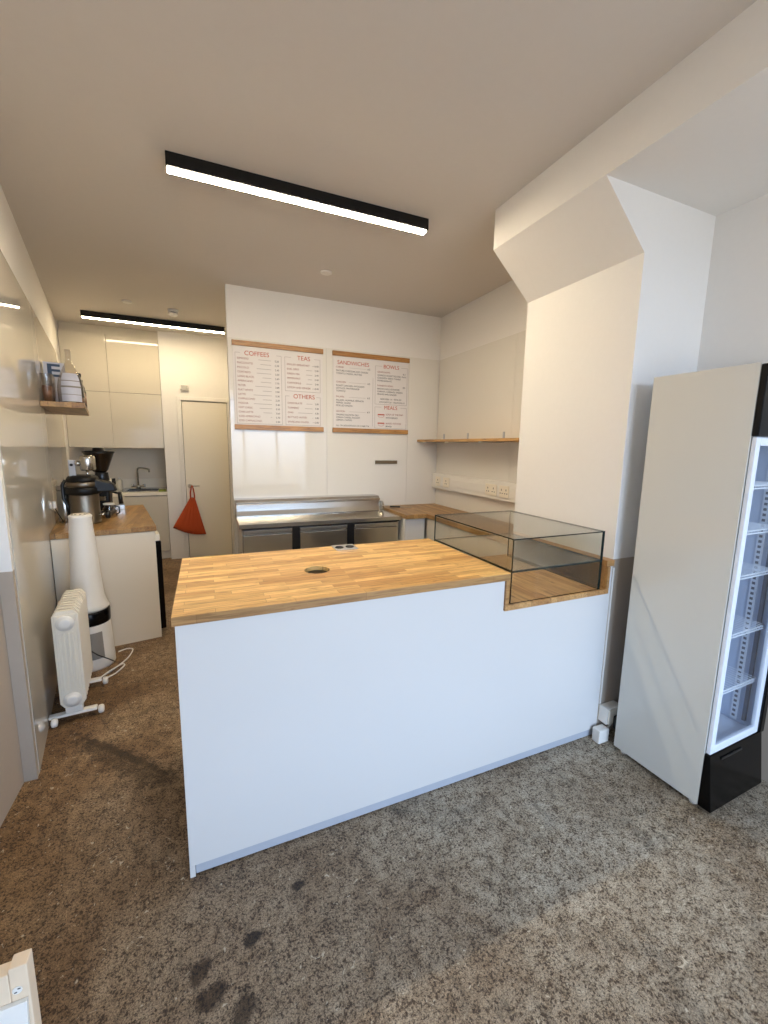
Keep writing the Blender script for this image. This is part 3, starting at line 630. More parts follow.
MB().prism([(-1.06, 6.27), (-0.53, 6.27), (-0.53, 6.83), (-1.06, 6.83)], 0.9125, 0.918, [[(-0.98, 6.31), (-0.98, 6.65), (-0.61, 6.65), (-0.61, 6.31)]]).build('rim', 'smooth_steel', t, bevel=0.002)
MB().box(-0.985, -0.98, 6.305, 6.655, 0.75, 0.9122).box(-0.61, -0.605, 6.305, 6.655, 0.75, 0.9122).box(-0.98, -0.61, 6.305, 6.31, 0.75, 0.9122).box(-0.98, -0.61, 6.65, 6.655, 0.75, 0.9122).box(-0.985, -0.605, 6.305, 6.655, 0.745, 0.7498).build('bowl', 'smooth_steel', t)
t = thing('sink_tap', 'chrome swan-neck mixer tap with a square bend behind the sink', 'tap', (-0.880, 6.74, 0.918))
MB().lathe([(0.03, 0.9185), (0.027, 0.955), (0.018, 0.965)], 20, T((-0.880, 6.74, 0))).build('base', 'chrome', t)
pts = [(-0.880, 6.74, 0.95), (-0.880, 6.74, 1.17), (-0.876, 6.735, 1.19), (-0.860, 6.72, 1.203), (-0.835, 6.70, 1.205), (-0.745, 6.61, 1.195), (-0.725, 6.59, 1.185), (-0.718, 6.585, 1.15)]
MB().tube(pts, 0.012).build('spout', 'chrome', t)
MB().bar((-0.95, 6.74, 0.945), (-0.81, 6.74, 0.945), 0.012).bar((-0.95, 6.74, 0.935), (-0.95, 6.74, 0.975), 0.017).bar((-0.81, 6.74, 0.935), (-0.81, 6.74, 0.975), 0.017).build('lever', 'chrome', t)
o = MB().box(-0.585, -0.50, 6.20, 6.26, 0.9125, 0.945).build('washing_up_sponge', 'sponge_green', bevel=0.006); tag(o, 'yellow-green sponge at the right front edge of the sink worktop', 'sponge')
t = thing('soap_bottle', 'white soap bottle standing left of the sink tap', 'bottle', (-1.10, 6.70, 0.9125))
MB().lathe([(0.038, 0.9125), (0.040, 0.93), (0.040, 1.03), (0.02, 1.05)], 20, T((-1.10, 6.70, 0))).build('body', 'soap_white', t)
MB().cyl(0.012, 1.0505, 1.075, 14, T((-1.10, 6.70, 0))).build('cap', 'white_plastic', t)

# orange bag on the door handle
def bag():
    t = thing('drawstring_bag', 'orange fabric tote bag hanging from the hall door handle', 'bag', (-0.20, YD - 0.05, 0.33))
    n, k = 30, 16
    y0 = YD - 0.052
    TL, TR, BL, BR = Vector((-0.205, 0.84)), Vector((-0.150, 0.835)), Vector((-0.435, 0.440)), Vector((-0.030, 0.325))
    bm = bmesh.new(); grid = []
    for side in (-1, 1):
        g = []
        for j in range(k + 1):
            v = j / k
            row = []
            for i in range(n + 1):
                u = i / n
                a = TL.lerp(BL, v); b = TR.lerp(BR, v); p = a.lerp(b, u)
                sag = -0.035 * math.sin(math.pi * u) * v ** 3 + 0.0
                if v > 0.93: sag -= 0.0
                bulge = 0.042 * (math.sin(math.pi * u) ** 0.6) * (0.25 + 0.75 * math.sin(min(1, v * 1.05) * math.pi * 0.62)) * (1 - max(0, (v - 0.9) / 0.1) ** 2)
                fold = 0.005 * math.sin(u * 34 + v * 2) * (1 - v * 0.6) * math.sin(math.pi * u)
                row.append(bm.verts.new((p.x, y0 + side * (bulge + fold * (1 if side < 0 else 0)), p.y + sag)))
            g.append(row)
        grid.append(g)
    for s_, g in enumerate(grid):
        for j in range(k):
            for i in range(n):
                q = (g[j][i], g[j][i + 1], g[j + 1][i + 1], g[j + 1][i]); f = bm.faces.new(q if s_ == 0 else tuple(reversed(q))); f.smooth = True
    bmesh.ops.remove_doubles(bm, verts=bm.verts, dist=0.0008)
    mb = MB(); mb.bm.free(); mb.bm = bm; mb.build('bag_body', 'orange_fabric', t)
    for x0, x1 in ((-0.205, -0.190), (-0.150, -0.163)):
        pass
    MB().tube([(-0.202, y0 - 0.004, 0.835), (-0.201, y0 - 0.004, 0.90), (-0.190, y0 - 0.002, 0.96), (-0.178, YD - 0.047, 1.005), (-0.166, y0 - 0.002, 0.96), (-0.156, y0 - 0.004, 0.90), (-0.152, y0 - 0.004, 0.835)], 0.0085, 8).build('strap', 'orange_fabric', t)
bag()

# ------------------------------------------------------------------ coffee counter along the left wall (own frame: v out of the wall, u along it)
def F(y, v, z):   # point at wall position y, v metres out from the panel face
    return Vector((XL(y) + v * math.cos(AL), y + v * math.sin(AL), z))
O0 = F(3.510, 0.0, 0)
LM = T(O0) @ Matrix.Rotation(AL, 4, 'Z')      # local x = out from wall, local y = along the wall away from camera
def lb(mb, x0, x1, y0, y1, z0, z1): return mb.box(x0, x1, y0, y1, z0, z1, mat=LM)
CW, CL = 0.655, 1.325
t = thing('coffee_counter', 'white-sided cabinet along the left wall carrying the coffee equipment', 'cabinet', tuple(O0))
lb(MB(), 0.003, CW - 0.012, 0.006, 0.026, 0.0, 0.874).build('side_panel', 'cream_laminate', t, bevel=0.001)
lb(MB(), 0.003, CW - 0.06, 1.26, 1.28, 0.0, 0.874).build('side_panel', 'white_laminate', t)
mbx = MB(); lb(mbx, 0.003, 0.02, 0.028, 1.258, 0.0, 0.874); lb(mbx, 0.022, CW - 0.07, 0.66, 0.68, 0.0, 0.874); lb(mbx, 0.022, CW - 0.06, 0.69, 1.25, 0.1, 0.874); mbx.build('carcass', 'white_plastic', t)
o = lb(MB(), 0.002, CW, 0.0, CL, 0.876, 0.916).build('coffee_worktop', 'dark_oak', bevel=0.002); tag(o, 'short oak worktop under the juicer and coffee machines at the left wall', 'worktop')
t = thing('under_counter_fridge', 'black-fronted undercounter fridge tucked under the coffee worktop, seen edge on', 'fridge', tuple(LM @ Vector((0.35, 0.3, 0))))
lb(MB(), 0.10, CW - 0.03, 0.05, 0.63, 0.03, 0.84).build('body', 'white_enamel', t)
lb(MB(), CW - 0.028, CW + 0.030, 0.05, 0.63, 0.05, 0.78).build('door', 'black_gloss', t, bevel=0.004)
lb(MB(), CW - 0.028, CW + 0.022, 0.05, 0.63, 0.785, 0.84).build('control_panel', 'white_enamel', t, bevel=0.004)
lb(MB(), 0.12, CW - 0.06, 0.06, 0.62, 0.0, 0.029).build('foot_rail', 'black_plastic', t)

# stainless juicer at the front of the coffee worktop
ZW = 0.916
jx, jy = -0.890, 3.930
t = thing('commercial_juicer', 'tall stainless steel juicer with black collar standing behind the air purifier top', 'juicer', (jx, jy, ZW))
J = T((jx, jy, 0))
MB().lathe([(0.100, ZW), (0.104, ZW + 0.012), (0.098, ZW + 0.02), (0.098, 1.135), (0.098, 1.150)], 40, J).build('body', 'grinder_steel', t)
MB().lathe([(0.112, 1.151), (0.118, 1.158), (0.118, 1.200), (0.112, 1.205)], 40, J).lathe([(0.106, 1.2465), (0.109, 1.262), (0.098, 1.285), (0.075, 1.297)], 40, J).build('collar', 'black_metal', t)
MB().lathe([(0.104, 1.2055), (0.108, 1.209), (0.108, 1.242), (0.104, 1.246)], 40, J).build('steel_band', 'grinder_steel', t)
# spout to the right
MB().hexa([(jx + 0.06, jy - 0.07, 1.165), (jx + 0.225, jy - 0.03, 1.168), (jx + 0.225, jy + 0.03, 1.168), (jx + 0.06, jy + 0.06, 1.165), (jx + 0.03, jy - 0.07, 1.285), (jx + 0.205, jy - 0.03, 1.228), (jx + 0.205, jy + 0.03, 1.228), (jx + 0.03, jy + 0.06, 1.285)]).build('spout', 'black_metal', t, bevel=0.008)
MB().box(jx - 0.072, jx - 0.028, jy - 0.055, jy - 0.040, 1.255, 1.415).build('lever_plate', 'plinth_grey', t, bevel=0.003)
MB().lathe([(0.010, 0), (0.010, 0.012)], 16, T((jx - 0.050, jy - 0.055, 1.378)) @ Rm('X', 90)).build('lever_bolt', 'black_plastic', t)
MB().bar((jx - 0.028, jy - 0.045, 1.39), (jx + 0.002, jy - 0.045, 1.39), 0.020).bar((jx + 0.045, jy - 0.04, 1.28), (jx + 0.045, jy - 0.04, 1.34), 0.012).build('lever_joint', 'chrome', t)
MB().lathe([(0.045, 1.335), (0.052, 1.345), (0.052, 1.43), (0.046, 1.446), (0.02, 1.45)], 28, T((jx + 0.050, jy - 0.04, 0))).build('pusher_cup', 'smooth_steel', t)
MB().tube([(jx - 0.108, jy - 0.02, 1.26), (jx - 0.130, jy - 0.02, 1.22), (jx - 0.130, jy - 0.02, 1.12), (jx - 0.105, jy - 0.02, 1.05), (jx - 0.102, jy - 0.02, 0.99)], 0.012).build('rear_handle', 'black_plastic', t)
MB().bar((jx + 0.095, jy - 0.03, 0.985), (jx + 0.135, jy - 0.035, 0.985), 0.012).build('tap_stem', 'chrome', t)
MB().lathe([(0.016, 0), (0.034, 0.01), (0.034, 0.03), (0.020, 0.04)], 20, T((jx + 0.136, jy - 0.035, 0.982)) @ Rm('Y', 90)).build('tap_knob', 'black_plastic', t)
# coffee grinder with conical hopper
gx, gy = -0.865, 4.36
t = thing('coffee_grinder', 'coffee grinder with a large black conical bean hopper behind the juicer', 'coffee grinder', (gx, gy, ZW))
MB().box(gx - 0.09, gx + 0.09, gy - 0.1, gy + 0.12, ZW, ZW + 0.03).build('base', 'black_plastic', t, bevel=0.008)
MB().box(gx - 0.07, gx + 0.07, gy - 0.02, gy + 0.11, ZW + 0.031, 1.21).build('body', 'black_metal', t, bevel=0.02, seg=4)
MB().lathe([(0.052, 1.211), (0.056, 1.225), (0.050, 1.285), (0.048, 1.290)], 28, T((gx + 0.02, gy, 0))).build('hopper_neck', 'black_plastic', t)
MB().lathe([(0.044, 1.291), (0.060, 1.31), (0.112, 1.455), (0.118, 1.462)], 36, T((gx + 0.01, gy, 0))).build('hopper', 'dark_brown_plastic', t)
MB().lathe([(0.121, 1.4625), (0.121, 1.476), (0.045, 1.48), (0.042, 1.503), (0.03, 1.506)], 36, T((gx + 0.01, gy, 0))).build('hopper_lid', 'black_plastic', t)
MB().box(gx - 0.02, gx + 0.05, gy - 0.095, gy - 0.022, 1.05, 1.09).build('dosing_fork', 'chrome', t, bevel=0.004)
# espresso machine at the far end
ex, ey = -1.000, 4.66
t = thing('espresso_machine', 'low espresso machine with a black portafilter handle, mostly hidden behind the coffee grinder', 'espresso machine', (ex, ey, ZW))
EM = T((ex, ey, 0)) @ Matrix.Rotation(AL, 4, 'Z')
B = lambda *a: MB().box(*a, mat=EM)
B(-0.20, 0.10, -0.10, 0.12, ZW + 0.02, 1.165).build('body', 'white_enamel', t, bevel=0.01)
B(-0.20, 0.17, -0.11, 0.13, 1.166, 1.205).build('head', 'white_enamel', t, bevel=0.012)
B(-0.18, 0.15, -0.10, 0.12, 1.206, 1.214).build('cup_rail', 'chrome', t, bevel=0.003)
B(0.10, 0.26, -0.10, 0.12, ZW, ZW + 0.05).build('drip_tray', 'chrome', t, bevel=0.004)
for a in (-0.18, 0.06): B(a, a + 0.03, -0.09, 0.11, ZW, ZW + 0.0195).build('foot', 'black_plastic', t)
MB().cyl(0.036, 1.105, 1.165, 24, EM @ T((0.13, 0, 0))).build('group_head', 'chrome', t)
pf = MB().cyl(0.034, 1.078, 1.104, 24, EM @ T((0.13, 0, 0))).build('portafilter', 'chrome', t)
MB().bar(EM @ Vector((0.155, -0.03, 1.09)), EM @ Vector((0.225, -0.09, 1.07)), 0.010, 12).bar(EM @ Vector((0.225, -0.09, 1.085)), EM @ Vector((0.232, -0.098, 0.975)), 0.017, 14, 0.020).build('handle', 'black_plastic', pf)
MB().lathe([(0.022, 0), (0.030, 0.01), (0.030, 0.03)], 20, EM @ T((0.1705, -0.04, 1.186)) @ Rm('Y', 90)).build('steam_knob', 'black_plastic', t)
MB().tube([EM @ Vector(p) for p in ((0.150, -0.085, 1.165), (0.165, -0.09, 1.13), (0.16, -0.09, 1.02))], 0.006).build('steam_wand', 'chrome', t)
t = thing('glass_coffee_server', 'small glass coffee server on the oak worktop right of the juicer', 'jug', (-0.775, 4.17, ZW))
MB().lathe([(0.048, ZW), (0.056, ZW + 0.01), (0.054, ZW + 0.06), (0.034, ZW + 0.095), (0.040, ZW + 0.11)], 28, T((-0.775, 4.17, 0))).build('bowl', 'bottle_glass', t)
MB().lathe([(0.042, ZW + 0.1105), (0.042, ZW + 0.122)], 28, T((-0.775, 4.17, 0))).build('lid', 'white_plastic', t)
MB().tube([(-0.733, 4.16, ZW + 0.10), (-0.700, 4.16, ZW + 0.09), (-0.700, 4.16, ZW + 0.04), (-0.725, 4.16, ZW + 0.025)], 0.006).build('handle', 'black_plastic', t)
t = thing('steel_canister', 'brushed steel canister squeezed between the left wall and the juicer', 'canister', (-1.045, 4.03, ZW))
MB().lathe([(0.046, ZW), (0.048, ZW + 0.006), (0.048, 1.165), (0.044, 1.172)], 28, T((-1.045, 4.03, 0))).build('body', 'brushed_steel', t)
MB().lathe([(0.050, 1.1725), (0.050, 1.20), (0.02, 1.21), (0.012, 1.235)], 28, T((-1.045, 4.03, 0))).build('lid', 'smooth_steel', t)
t = thing('wall_timer_plug', 'white plug with hanging cable on the left wall behind the canister', 'plug', tuple(F(3.90, 0.0, 1.08)))
o = MB().hexa([tuple(F(y, v, z)) for z in (1.045, 1.100) for y, v in ((3.885, 0.001), (3.885, 0.022), (3.915, 0.022), (3.915, 0.001))]).build('plug_body', 'white_plastic', t, bevel=0.004)
MB().tube([tuple(F(3.90, 0.012, 1.0445)), tuple(F(3.89, 0.03, 1.00)), tuple(F(3.90, 0.05, 0.95)), tuple(F(3.93, 0.05, 0.922)), tuple(F(4.00, 0.03, 0.921))], 0.0035, 8).build('cable', 'black_plastic', t)

# shelf on the left wall and what stands on it
SZ0, SZ1 = 1.800, 1.838
SO = F(3.752, 0, 0); SM = T(SO) @ Matrix.Rotation(AL, 4, 'Z')
t = thing('oak_bottle_shelf', 'dark oak shelf on the left wall holding glassware above the juicer', 'shelf', (SO.x, SO.y, SZ0))
MB().box(0.002, 0.262, 0, 1.10, SZ0, SZ1, mat=SM).build('board', 'dark_oak', t, bevel=0.002)
def on_shelf(v, u): p = SM @ Vector((v, u, 0)); return p.x, p.y
bx, by = on_shelf(0.178, 0.20)
t = thing('glass_carboy', 'big clear conical glass bottle with a long neck and pale label on the left shelf', 'bottle', (bx, by, SZ1))
BM_ = T((bx, by, SZ1))
MB().lathe([(0.072, 0.0), (0.083, 0.012), (0.084, 0.12), (0.074, 0.185), (0.040, 0.270), (0.022, 0.305), (0.018, 0.33), (0.017, 0.385), (0.021, 0.392), (0.021, 0.402)], 40, BM_).build('body', 'bottle_glass', t)
lm = MB()
def cone_r(z): return 0.0853 if z <= 0.12 else (0.0853 - (z - 0.12) / 0.065 * 0.010 if z <= 0.185 else 0.0753 - (z - 0.185) / 0.085 * 0.034)
for i in range(12):
    a0 = math.radians(-120 + i * 7.5); a1 = math.radians(-120 + (i + 1) * 7.5)
    for z0, z1 in ((0.016, 0.12), (0.12, 0.185), (0.185, 0.225)):
        lm.hexa([(bx + (cone_r(z) + q) * math.cos(a), by + (cone_r(z) + q) * math.sin(a), SZ1 + z) for z in (z0, z1) for q, a in ((0, a0), (0, a1), (0.001, a1), (0.001, a0))])
lb_ = lm.build('paper_label', 'label_pale', t)
bn = MB()
for zz, hh in ((0.165, 0.006), (0.118, 0.012), (0.065, 0.004)):
    for i in range(12):
        a0 = math.radians(-120 + i * 7.5); a1 = math.radians(-120 + (i + 1) * 7.5)
        rr_ = cone_r(zz) + 0.0015
        bn.hexa([(bx + q * math.cos(a), by + q * math.sin(a), SZ1 + zz + dz) for dz in (0, hh) for q, a in ((rr_, a0), (rr_, a1), (rr_ + 0.0008, a1), (rr_ + 0.0008, a0))])
bn.build('printed_bands', 'grey_plastic', lb_)
# box with blue E
qx, qy = on_shelf(0.078, 0.42)
t = thing('card_box', 'white card box with a dark blue letter E behind the big glass bottle', 'box', (qx, qy, SZ1), AL)
def lbx(t, nm, mat, *a, bevel=0.0):
    mb = MB().box(*a); return mb.build(nm, mat, t, bevel=bevel, shift=False)
lbx(t, 'carton', 'label_pale', -0.070, 0.062, -0.05, 0.05, 0.0, 0.325, bevel=0.002)
mbE = MB().box(-0.045, -0.018, -0.0512, -0.0502, 0.215, 0.312)
for z in (0.215, 0.255, 0.294): mbE.box(-0.018, 0.035, -0.0512, -0.0502, z, z + 0.018)
mbE.build('letter_e', 'label_blue', t, shift=False)
# tumblers
def tumbler(v, u, label):
    x, y = on_shelf(v, u)
    t = thing('tumbler_glass', label, 'glass', (x, y, SZ1), group='tumblers on the left shelf')
    MB().lathe([(0.030, 0), (0.032, 0.004), (0.040, 0.190), (0.040, 0.195)], 24).build('cup', 'bottle_glass', t, shift=False)
    MB().lathe([(0.024, 0.0045), (0.031, 0.11)], 24).build('contents', 'copper', t, shift=False)
    return t
tb = tumbler(0.046, 0.050, 'tall tumbler nearest the wall at the near end of the left shelf')
x, y = on_shelf(0.046, 0.140); copy_thing(tb, (x, y, SZ1), 'tall tumbler against the wall, second along the left shelf')
x, y = on_shelf(0.046, 0.232); copy_thing(tb, (x, y, SZ1), 'tall tumbler against the wall between big bottle and card box')
# dark bottles at the outer edge
def dbottle(v, u, h, r, label):
    x, y = on_shelf(v, u)
    t = thing('dark_glass_bottle', label, 'bottle', (x, y, SZ1), group='dark bottles on the left shelf')
    MB().lathe([(r * 0.95, 0), (r, 0.006), (r, h * 0.58), (r * 0.5, h * 0.72), (r * 0.36, h * 0.78), (r * 0.36, h * 0.9)], 26).build('body', 'black_gloss', t, shift=False)
    MB().lathe([(r * 0.46, h * 0.901), (r * 0.46, h), (r * 0.3, h * 1.005)], 20).build('cap', 'black_plastic', t, shift=False)
    MB().lathe([(r * 1.01, h * 0.12), (r * 1.01, h * 0.42)], 26).build('label_band', 'copper', t, shift=False)
    return t
db = dbottle(0.226, 0.47, 0.27, 0.034, 'tallest black glass bottle at the outer edge of the left shelf')
x, y = on_shelf(0.232, 0.585); c = copy_thing(db, (x, y, SZ1), 'black glass bottle farthest out, beyond the tallest black bottle'); c.scale = (0.9, 0.9, 0.86)
x, y = on_shelf(0.235, 0.375); c = copy_thing(db, (x, y, SZ1), 'small dark bottle just right of the big clear bottle'); c.scale = (0.62, 0.62, 0.6)

# ------------------------------------------------------------------ oil radiator by the left wall
rx, ry, ra = -0.796, 2.630, math.radians(7.0)
t = thing('oil_filled_radiator', 'white oil-filled radiator on castors standing beside the glossy left wall', 'radiator', (rx, ry, 0), ra)
RWd, RLn, RZ0, RZ1 = 0.120, 0.41, 0.085, 0.650
nf = 9
for k in range(nf):
    y0 = 0.004 + k * (RLn / nf)
    mb = MB()
    o_ = [(0.0, RZ0 + 0.03), (0.02, RZ0), (RWd - 0.02, RZ0), (RWd, RZ0 + 0.03), (RWd, RZ1 - 0.03), (RWd - 0.022, RZ1), (0.022, RZ1), (0.0, RZ1 - 0.03)]
    mb.prism([(x, z) for x, z in o_], 0, 0.023, mat=T((0, y0 + 0.027, 0)) @ Rm('X', 90))
    mb.build('fin', 'white_enamel', t, bevel=0.005, seg=3, shift=False)
    if k < nf - 1:
        mb = MB().lathe([(0.03, 0), (0.03, RLn / nf - 0.0235)], 20, T((RWd / 2, y0 + 0.0273, RZ1 - 0.07)) @ Rm('X', -90)).lathe([(0.03, 0), (0.03, RLn / nf - 0.0235)], 20, T((RWd / 2, y0 + 0.0273, RZ0 + 0.06)) @ Rm('X', -90))
        mb.build('fin_joint', 'white_enamel', t, shift=False)
MB().box(0.012, RWd - 0.012, -0.004, 0.0045, RZ0 + 0.02, RZ1 - 0.02).build('end_plate', 'white_enamel', t, bevel=0.003, shift=False)
rb = MB()
for x in (0.030, 0.050, 0.070, 0.090): rb.box(x - 0.0055, x + 0.0055, -0.0125, -0.0042, RZ0 + 0.11, RZ1 - 0.12)
rb.build('pressed_ribs', 'white_enamel', t, bevel=0.003, shift=False)
for z in (RZ1 - 0.066, RZ0 + 0.055):
    k = MB().lathe([(0.040, 0), (0.042, 0.004), (0.042, 0.010), (0.030, 0.011), (0.028, 0.016), (0.024, 0.019), (0.010, 0.0195)], 30, T((RWd / 2, -0.0042, z)) @ Rm('X', 90)).build('end_cap', 'white_plastic', t, shift=False)
for y in (0.030, 0.365):
    f = MB().hexa([(-0.058, y - 0.022, 0.036), (0.164, y - 0.022, 0.032), (0.164, y + 0.022, 0.032), (-0.058, y + 0.022, 0.036), (-0.058, y - 0.018, 0.050), (0.164, y - 0.018, 0.048), (0.164, y + 0.018, 0.048), (-0.058, y + 0.018, 0.050)]).box(0.02, 0.10, y - 0.02, y + 0.02, 0.0505, RZ0 - 0.0005).build('foot_bar', 'white_plastic', t, bevel=0.004, shift=False)
    for x in (-0.030, 0.182):
        MB().lathe([(0.012, -0.015), (0.021, -0.012), (0.024, -0.004), (0.024, 0.004), (0.021, 0.012), (0.012, 0.015)], 24, T((x, y - (0.004 if x > 0 else 0.036), 0.0245)) @ Rm('Y', 90)).build('castor', 'white_plastic', f, shift=False)
# ------------------------------------------------------------------ tower air purifier
ax_, ay_ = -0.788, 3.330
t = thing('tower_air_purifier', 'tall white tapered tower fan heater with a black ring behind the radiator', 'tower fan', (ax_, ay_, 0))
A = T((ax_, ay_, 0))
MB().lathe([(0.128, 0.0), (0.133, 0.012), (0.132, 0.06), (0.120, 0.30), (0.118, 0.318)], 40, A).build('base', 'white_plastic', t)
MB().lathe([(0.121, 0.3185), (0.124, 0.33), (0.124, 0.40), (0.118, 0.412)], 40, A).build('black_ring', 'black_gloss', t)
MB().lathe([(0.114, 0.4125), (0.122, 0.425), (0.112, 0.45), (0.098, 0.50), (0.086, 0.66), (0.073, 0.90), (0.064, 1.045), (0.067, 1.063), (0.060, 1.071)], 40, A).build('tower', 'white_plastic', t)
MB().lathe([(0.052, 1.0715), (0.050, 1.077), (0.030, 1.075)], 30, A).build('top_dial', 'cream_plastic', t)
for k in range(5):
    a = math.radians(-150 + k * 38); MB().box(-0.006, 0.006, -0.003, 0.003, 1.0775, 1.0795, mat=T((ax_ + 0.043 * math.cos(a), ay_ + 0.043 * math.sin(a), 0))).build('button', 'shadow_gap', t)
gm = MB()
for i in range(10):
    a0 = math.radians(-112 + i * 6.5); a1 = math.radians(-112 + (i + 1) * 6.5)
    gm.hexa([(ax_ + (r_ - 0.0085 * (1 if z > 0.1 else 0)) * math.cos(a), ay_ + (r_ - 0.0085 * (1 if z > 0.1 else 0)) * math.sin(a), z) for z in (0.085, 0.27) for r_, a in ((0.131, a0), (0.131, a1), (0.1335, a1), (0.1335, a0))])
gm.build('intake_grille', 'grey_plastic', t)
MB().tube([(ax_ + 0.02, ay_ - 0.137, 0.16), (ax_ + 0.06, ay_ - 0.135, 0.12), (ax_ + 0.11, ay_ - 0.105, 0.07), (ax_ + 0.14, ay_ - 0.06, 0.02)], 0.004, 8).build('power_lead', 'black_plastic', t)
# loose cable
pts = [(-0.660, 3.455, 0.007), (-0.632, 3.475, 0.007), (-0.600, 3.485, 0.007), (-0.566, 3.45, 0.007), (-0.585, 3.31, 0.007), (-0.645, 3.185, 0.007), (-0.690, 3.105, 0.007), (-0.700, 3.085, 0.012), (-0.660, 3.135, 0.020), (-0.610, 3.215, 0.016), (-0.596, 3.235, 0.010), (-0.586, 3.21, 0.007), (-0.622, 3.12, 0.007), (-0.665, 3.075, 0.007)]
def smooth(P, n=8):
    P = [Vector(p) for p in P]; out = []
    for i in range(len(P) - 1):
        p0, p1, p2, p3 = P[max(i - 1, 0)], P[i], P[i + 1], P[min(i + 2, len(P) - 1)]
        for k in range(n):
            u = k / n; out.append(0.5 * ((2 * p1) + (-p0 + p2) * u + (2 * p0 - 5 * p1 + 4 * p2 - p3) * u * u + (-p0 + 3 * p1 - 3 * p2 + p3) * u ** 3))
    out.append(P[-1]); return out
o = MB().tube(smooth(pts), 0.005, 8).build('power_cable', 'white_plastic'); tag(o, 'looped white power cable lying on the floor by the radiator', 'cable')

# ------------------------------------------------------------------ display fridge on the right
FA = math.radians(1.5)
t = thing('display_fridge', 'tall slim display fridge with a glass door, black header and black base', 'fridge', (1.922, 0.935, 0), FA)
FW_, FD, FH = 0.415, 0.402, 1.890
def fb(nm, mat, *a, parent=None, bevel=0.0): return MB().box(*a).build(nm, mat, parent or t, bevel=bevel, shift=False)
ZL, ZU = 0.275, 1.615
fb('side_panel', 'fridge_side', 0, 0.022, 0, FD, 0.022, FH, bevel=0.001)
fb('side_panel', 'fridge_side', FW_ - 0.022, FW_, 0, FD, 0.022, FH, bevel=0.001)
fb('back_panel', 'fridge_liner', 0.0225, FW_ - 0.0225, FD - 0.03, FD, 0.022, FH)
fb('top_panel', 'fridge_side', 0.0225, FW_ - 0.0225, 0.001, FD - 0.031, FH - 0.02, FH)
fb('inner_floor', 'fridge_white', 0.0225, FW_ - 0.0225, 0.002, FD - 0.031, 0.255, 0.272)
fb('inner_ceiling', 'fridge_white', 0.0225, FW_ - 0.0225, 0.002, FD - 0.031, 1.60, 1.62)
fb('header', 'black_gloss', 0.0, FW_, -0.024, -0.001, ZU + 0.003, FH - 0.005, bevel=0.004)
g_ = MB().hexa([(0, -0.052, 0.022), (FW_, -0.052, 0.022), (FW_, -0.001, 0.022), (0, -0.001, 0.022), (0, -0.022, ZL - 0.003), (FW_, -0.022, ZL - 0.003), (FW_, -0.001, ZL - 0.003), (0, -0.001, ZL - 0.003)]).build('base_grille', 'black_gloss', t, bevel=0.003, shift=False)
MB().box(0.08, 0.24, -0.0300, -0.0265, 0.235, 0.245).build('grille_slot', 'black_plastic', g_, shift=False)
for x in (0.03, FW_ - 0.03):
    for y in (0.03, FD - 0.04): MB().cyl(0.016, 0, 0.0215, 14, T((x, y, 0))).build('foot', 'white_plastic', t, shift=False)
# door frame with open glass
dr = MB()
dr.box(0.004, 0.034, -0.020, -0.003, ZL, ZU).box(FW_ - 0.068, FW_ - 0.036, -0.020, -0.003, ZL, ZU).box(0.0345, FW_ - 0.0685, -0.020, -0.003, ZL, ZL + 0.036).box(0.0345, FW_ - 0.0685, -0.020, -0.003, ZU - 0.032, ZU)
door = dr.build('door', 'fridge_white', t, bevel=0.003, shift=False)
MB().box(0.035, FW_ - 0.069, -0.014, -0.010, ZL + 0.037, ZU - 0.033).build('door_glass', 'clear_glass', door, shift=False)
MB().box(FW_ - 0.0355, FW_ - 0.001, -0.030, -0.003, ZL, ZU).build('door_handle_rail', 'black_gloss', door, bevel=0.004, shift=False)
# liner walls and shelf pilasters
for x0, x1 in ((0.0225, 0.032), (FW_ - 0.032, FW_ - 0.0225)): fb('liner', 'fridge_liner', x0, x1, 0.005, FD - 0.031, 0.273, 1.599)
for sgn, x in ((1, 0.0325), (-1, FW_ - 0.0325)):
    xa, xb = sorted((x, x + sgn * 0.004))
    pz = fb('pilaster', 'fridge_white', xa, xb, 0.066, 0.092, 0.28, 1.59)
    mb = MB(); xc, xd = sorted((x + sgn * 0.0042, x + sgn * 0.0050))
    for k in range(52): mb.box(xc, xd, 0.073, 0.085, 0.295 + k * 0.0245, 0.307 + k * 0.0245)
    mb.build('slots', 'gasket_grey', pz, shift=False)
fb('lamp_tube', 'gasket_grey', FW_ - 0.046, FW_ - 0.0335, 0.028, 0.042, 0.30, 1.58)
for z in (0.529, 0.787, 1.046, 1.237, 1.425):
    mb = MB()
    for y in (0.012, 0.185, FD - 0.055): mb.bar((0.039, y, z), (FW_ - 0.048, y, z), 0.0035, 8)
    mb.bar((0.039, 0.012, z - 0.012), (FW_ - 0.048, 0.012, z - 0.012), 0.0035, 8)
    for k in range(15):
        x = 0.041 + k * (FW_ - 0.091) / 14; mb.bar((x, 0.012, z + 0.004), (x, FD - 0.055, z + 0.004), 0.0013, 6); mb.bar((x, 0.010, z - 0.012), (x, 0.010, z + 0.004), 0.0013, 6)
    mb.build('wire_shelf', 'fridge_white', t, shift=False)

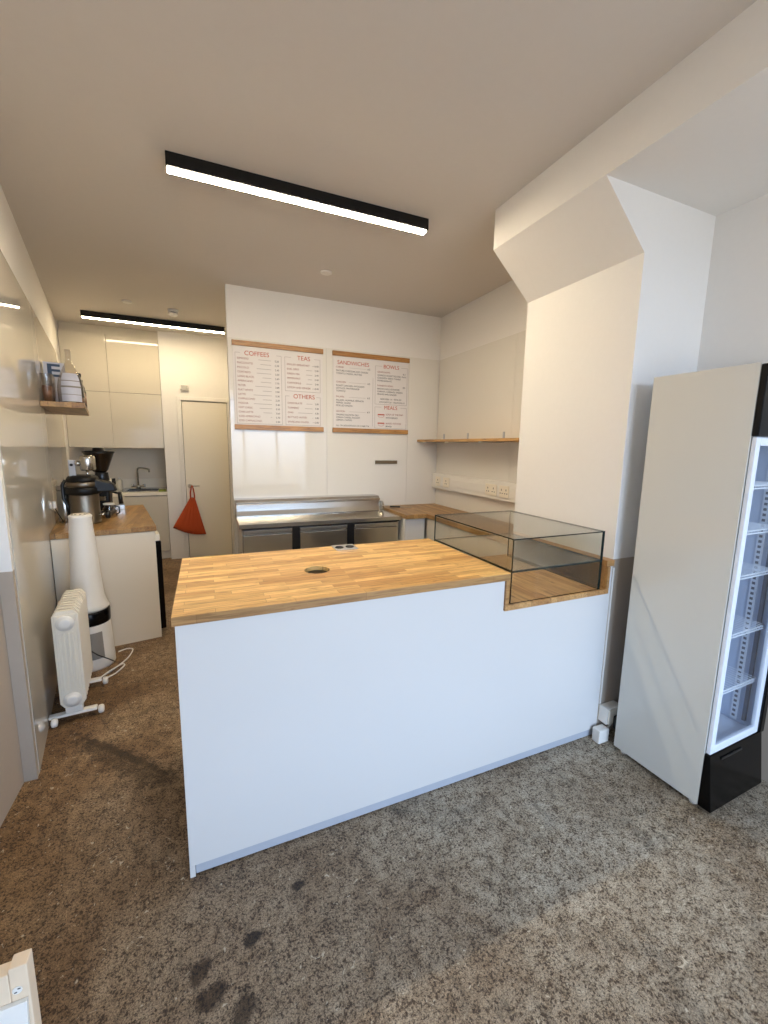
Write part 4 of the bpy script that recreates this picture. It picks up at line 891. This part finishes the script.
# ------------------------------------------------------------------ sockets on the floor by the column
t = thing('floor_socket_box', 'white double socket on the column foot between counter and display fridge', 'socket', (1.975, 1.41, 0.0))
MB().box(1.918, 2.03, 1.395, YC0 - 0.001, 0.095, 0.185).build('back_box', 'white_plastic', t, bevel=0.004)
MB().box(1.924, 2.024, 1.388, 1.3945, 0.100, 0.180).build('face_plate', 'white_enamel', t, bevel=0.003)
t = thing('fridge_plug', 'black plug and adaptor pushed in the white double socket by the fridge', 'plug', (1.985, 1.36, 0.09))
MB().box(1.955, 2.015, 1.358, 1.3875, 0.075, 0.150).build('plug_body', 'black_plastic', t, bevel=0.008)
MB().tube(smooth([(1.985, 1.372, 0.0745), (1.980, 1.37, 0.05), (1.975, 1.37, 0.02), (1.985, 1.375, 0.008), (2.05, 1.40, 0.008), (2.2, 1.40, 0.008)]), 0.005, 8).build('cable', 'black_plastic', t)
t = thing('extension_block', 'small white socket block on the floor against the corner of the service counter', 'socket', (1.90, 1.42, 0.0))
MB().box(1.862, 1.935, 1.385, 1.432, 0.002, 0.078).build('block', 'white_plastic', t, bevel=0.005)
MB().tube(smooth([(1.936, 1.41, 0.06), (1.955, 1.405, 0.075), (1.962, 1.40, 0.09), (1.966, 1.405, 0.0945)]), 0.004, 8).build('lead', 'white_plastic', t)
o = MB().box(1.9148, 1.925, YC0 - 0.006, YC0 - 0.001, 0.19, 0.955).build('mini_trunking', 'white_plastic'); tag(o, 'thin white vertical cable trunking on the column edge beside the counter end', 'trunking')

# ------------------------------------------------------------------ timber frame in the near left corner
t = thing('timber_sign_frame', 'pale timber stand with white panel and round metal plate at the near left corner', 'wooden stand', (-0.38, 0.83, 0))
MB().box(-0.373, -0.345, 0.838, 0.866, 0.0, 0.600).build('post', 'pine_wood', t, bevel=0.002)
MB().box(-0.590, -0.3735, 0.838, 0.864, 0.500, 0.590).build('rail', 'pine_wood', t, bevel=0.002)
MB().lathe([(0.0075, 0), (0.0075, 0.0015)], 24, T((-0.3625, 0.8378, 0.552)) @ Rm('X', 90)).build('metal_plate', 'white_plastic', t)
for dx, dz in ((-0.0025, -0.003), (0.003, 0.0035)): MB().box(-0.3625 + dx - 0.0022, -0.3625 + dx + 0.0022, 0.8357, 0.8361, 0.552 + dz - 0.001, 0.552 + dz + 0.001).build('plate_slot', 'black_plastic', t)
MB().hexa([(-0.590, 0.800, 0.05), (-0.362, 0.800, 0.05), (-0.362, 0.808, 0.05), (-0.590, 0.808, 0.05), (-0.590, 0.829, 0.530), (-0.348, 0.829, 0.530), (-0.348, 0.8374, 0.530), (-0.590, 0.8374, 0.530)]).build('white_panel', 'white_plastic', t, bevel=0.001)
MB().box(-0.6185, -0.5905, 0.838, 0.866, 0.0, 0.600).build('post', 'pine_wood', t, bevel=0.002)
MB().box(-0.590, -0.3735, 0.838, 0.864, 0.0, 0.045).build('rail', 'pine_wood', t, bevel=0.002)
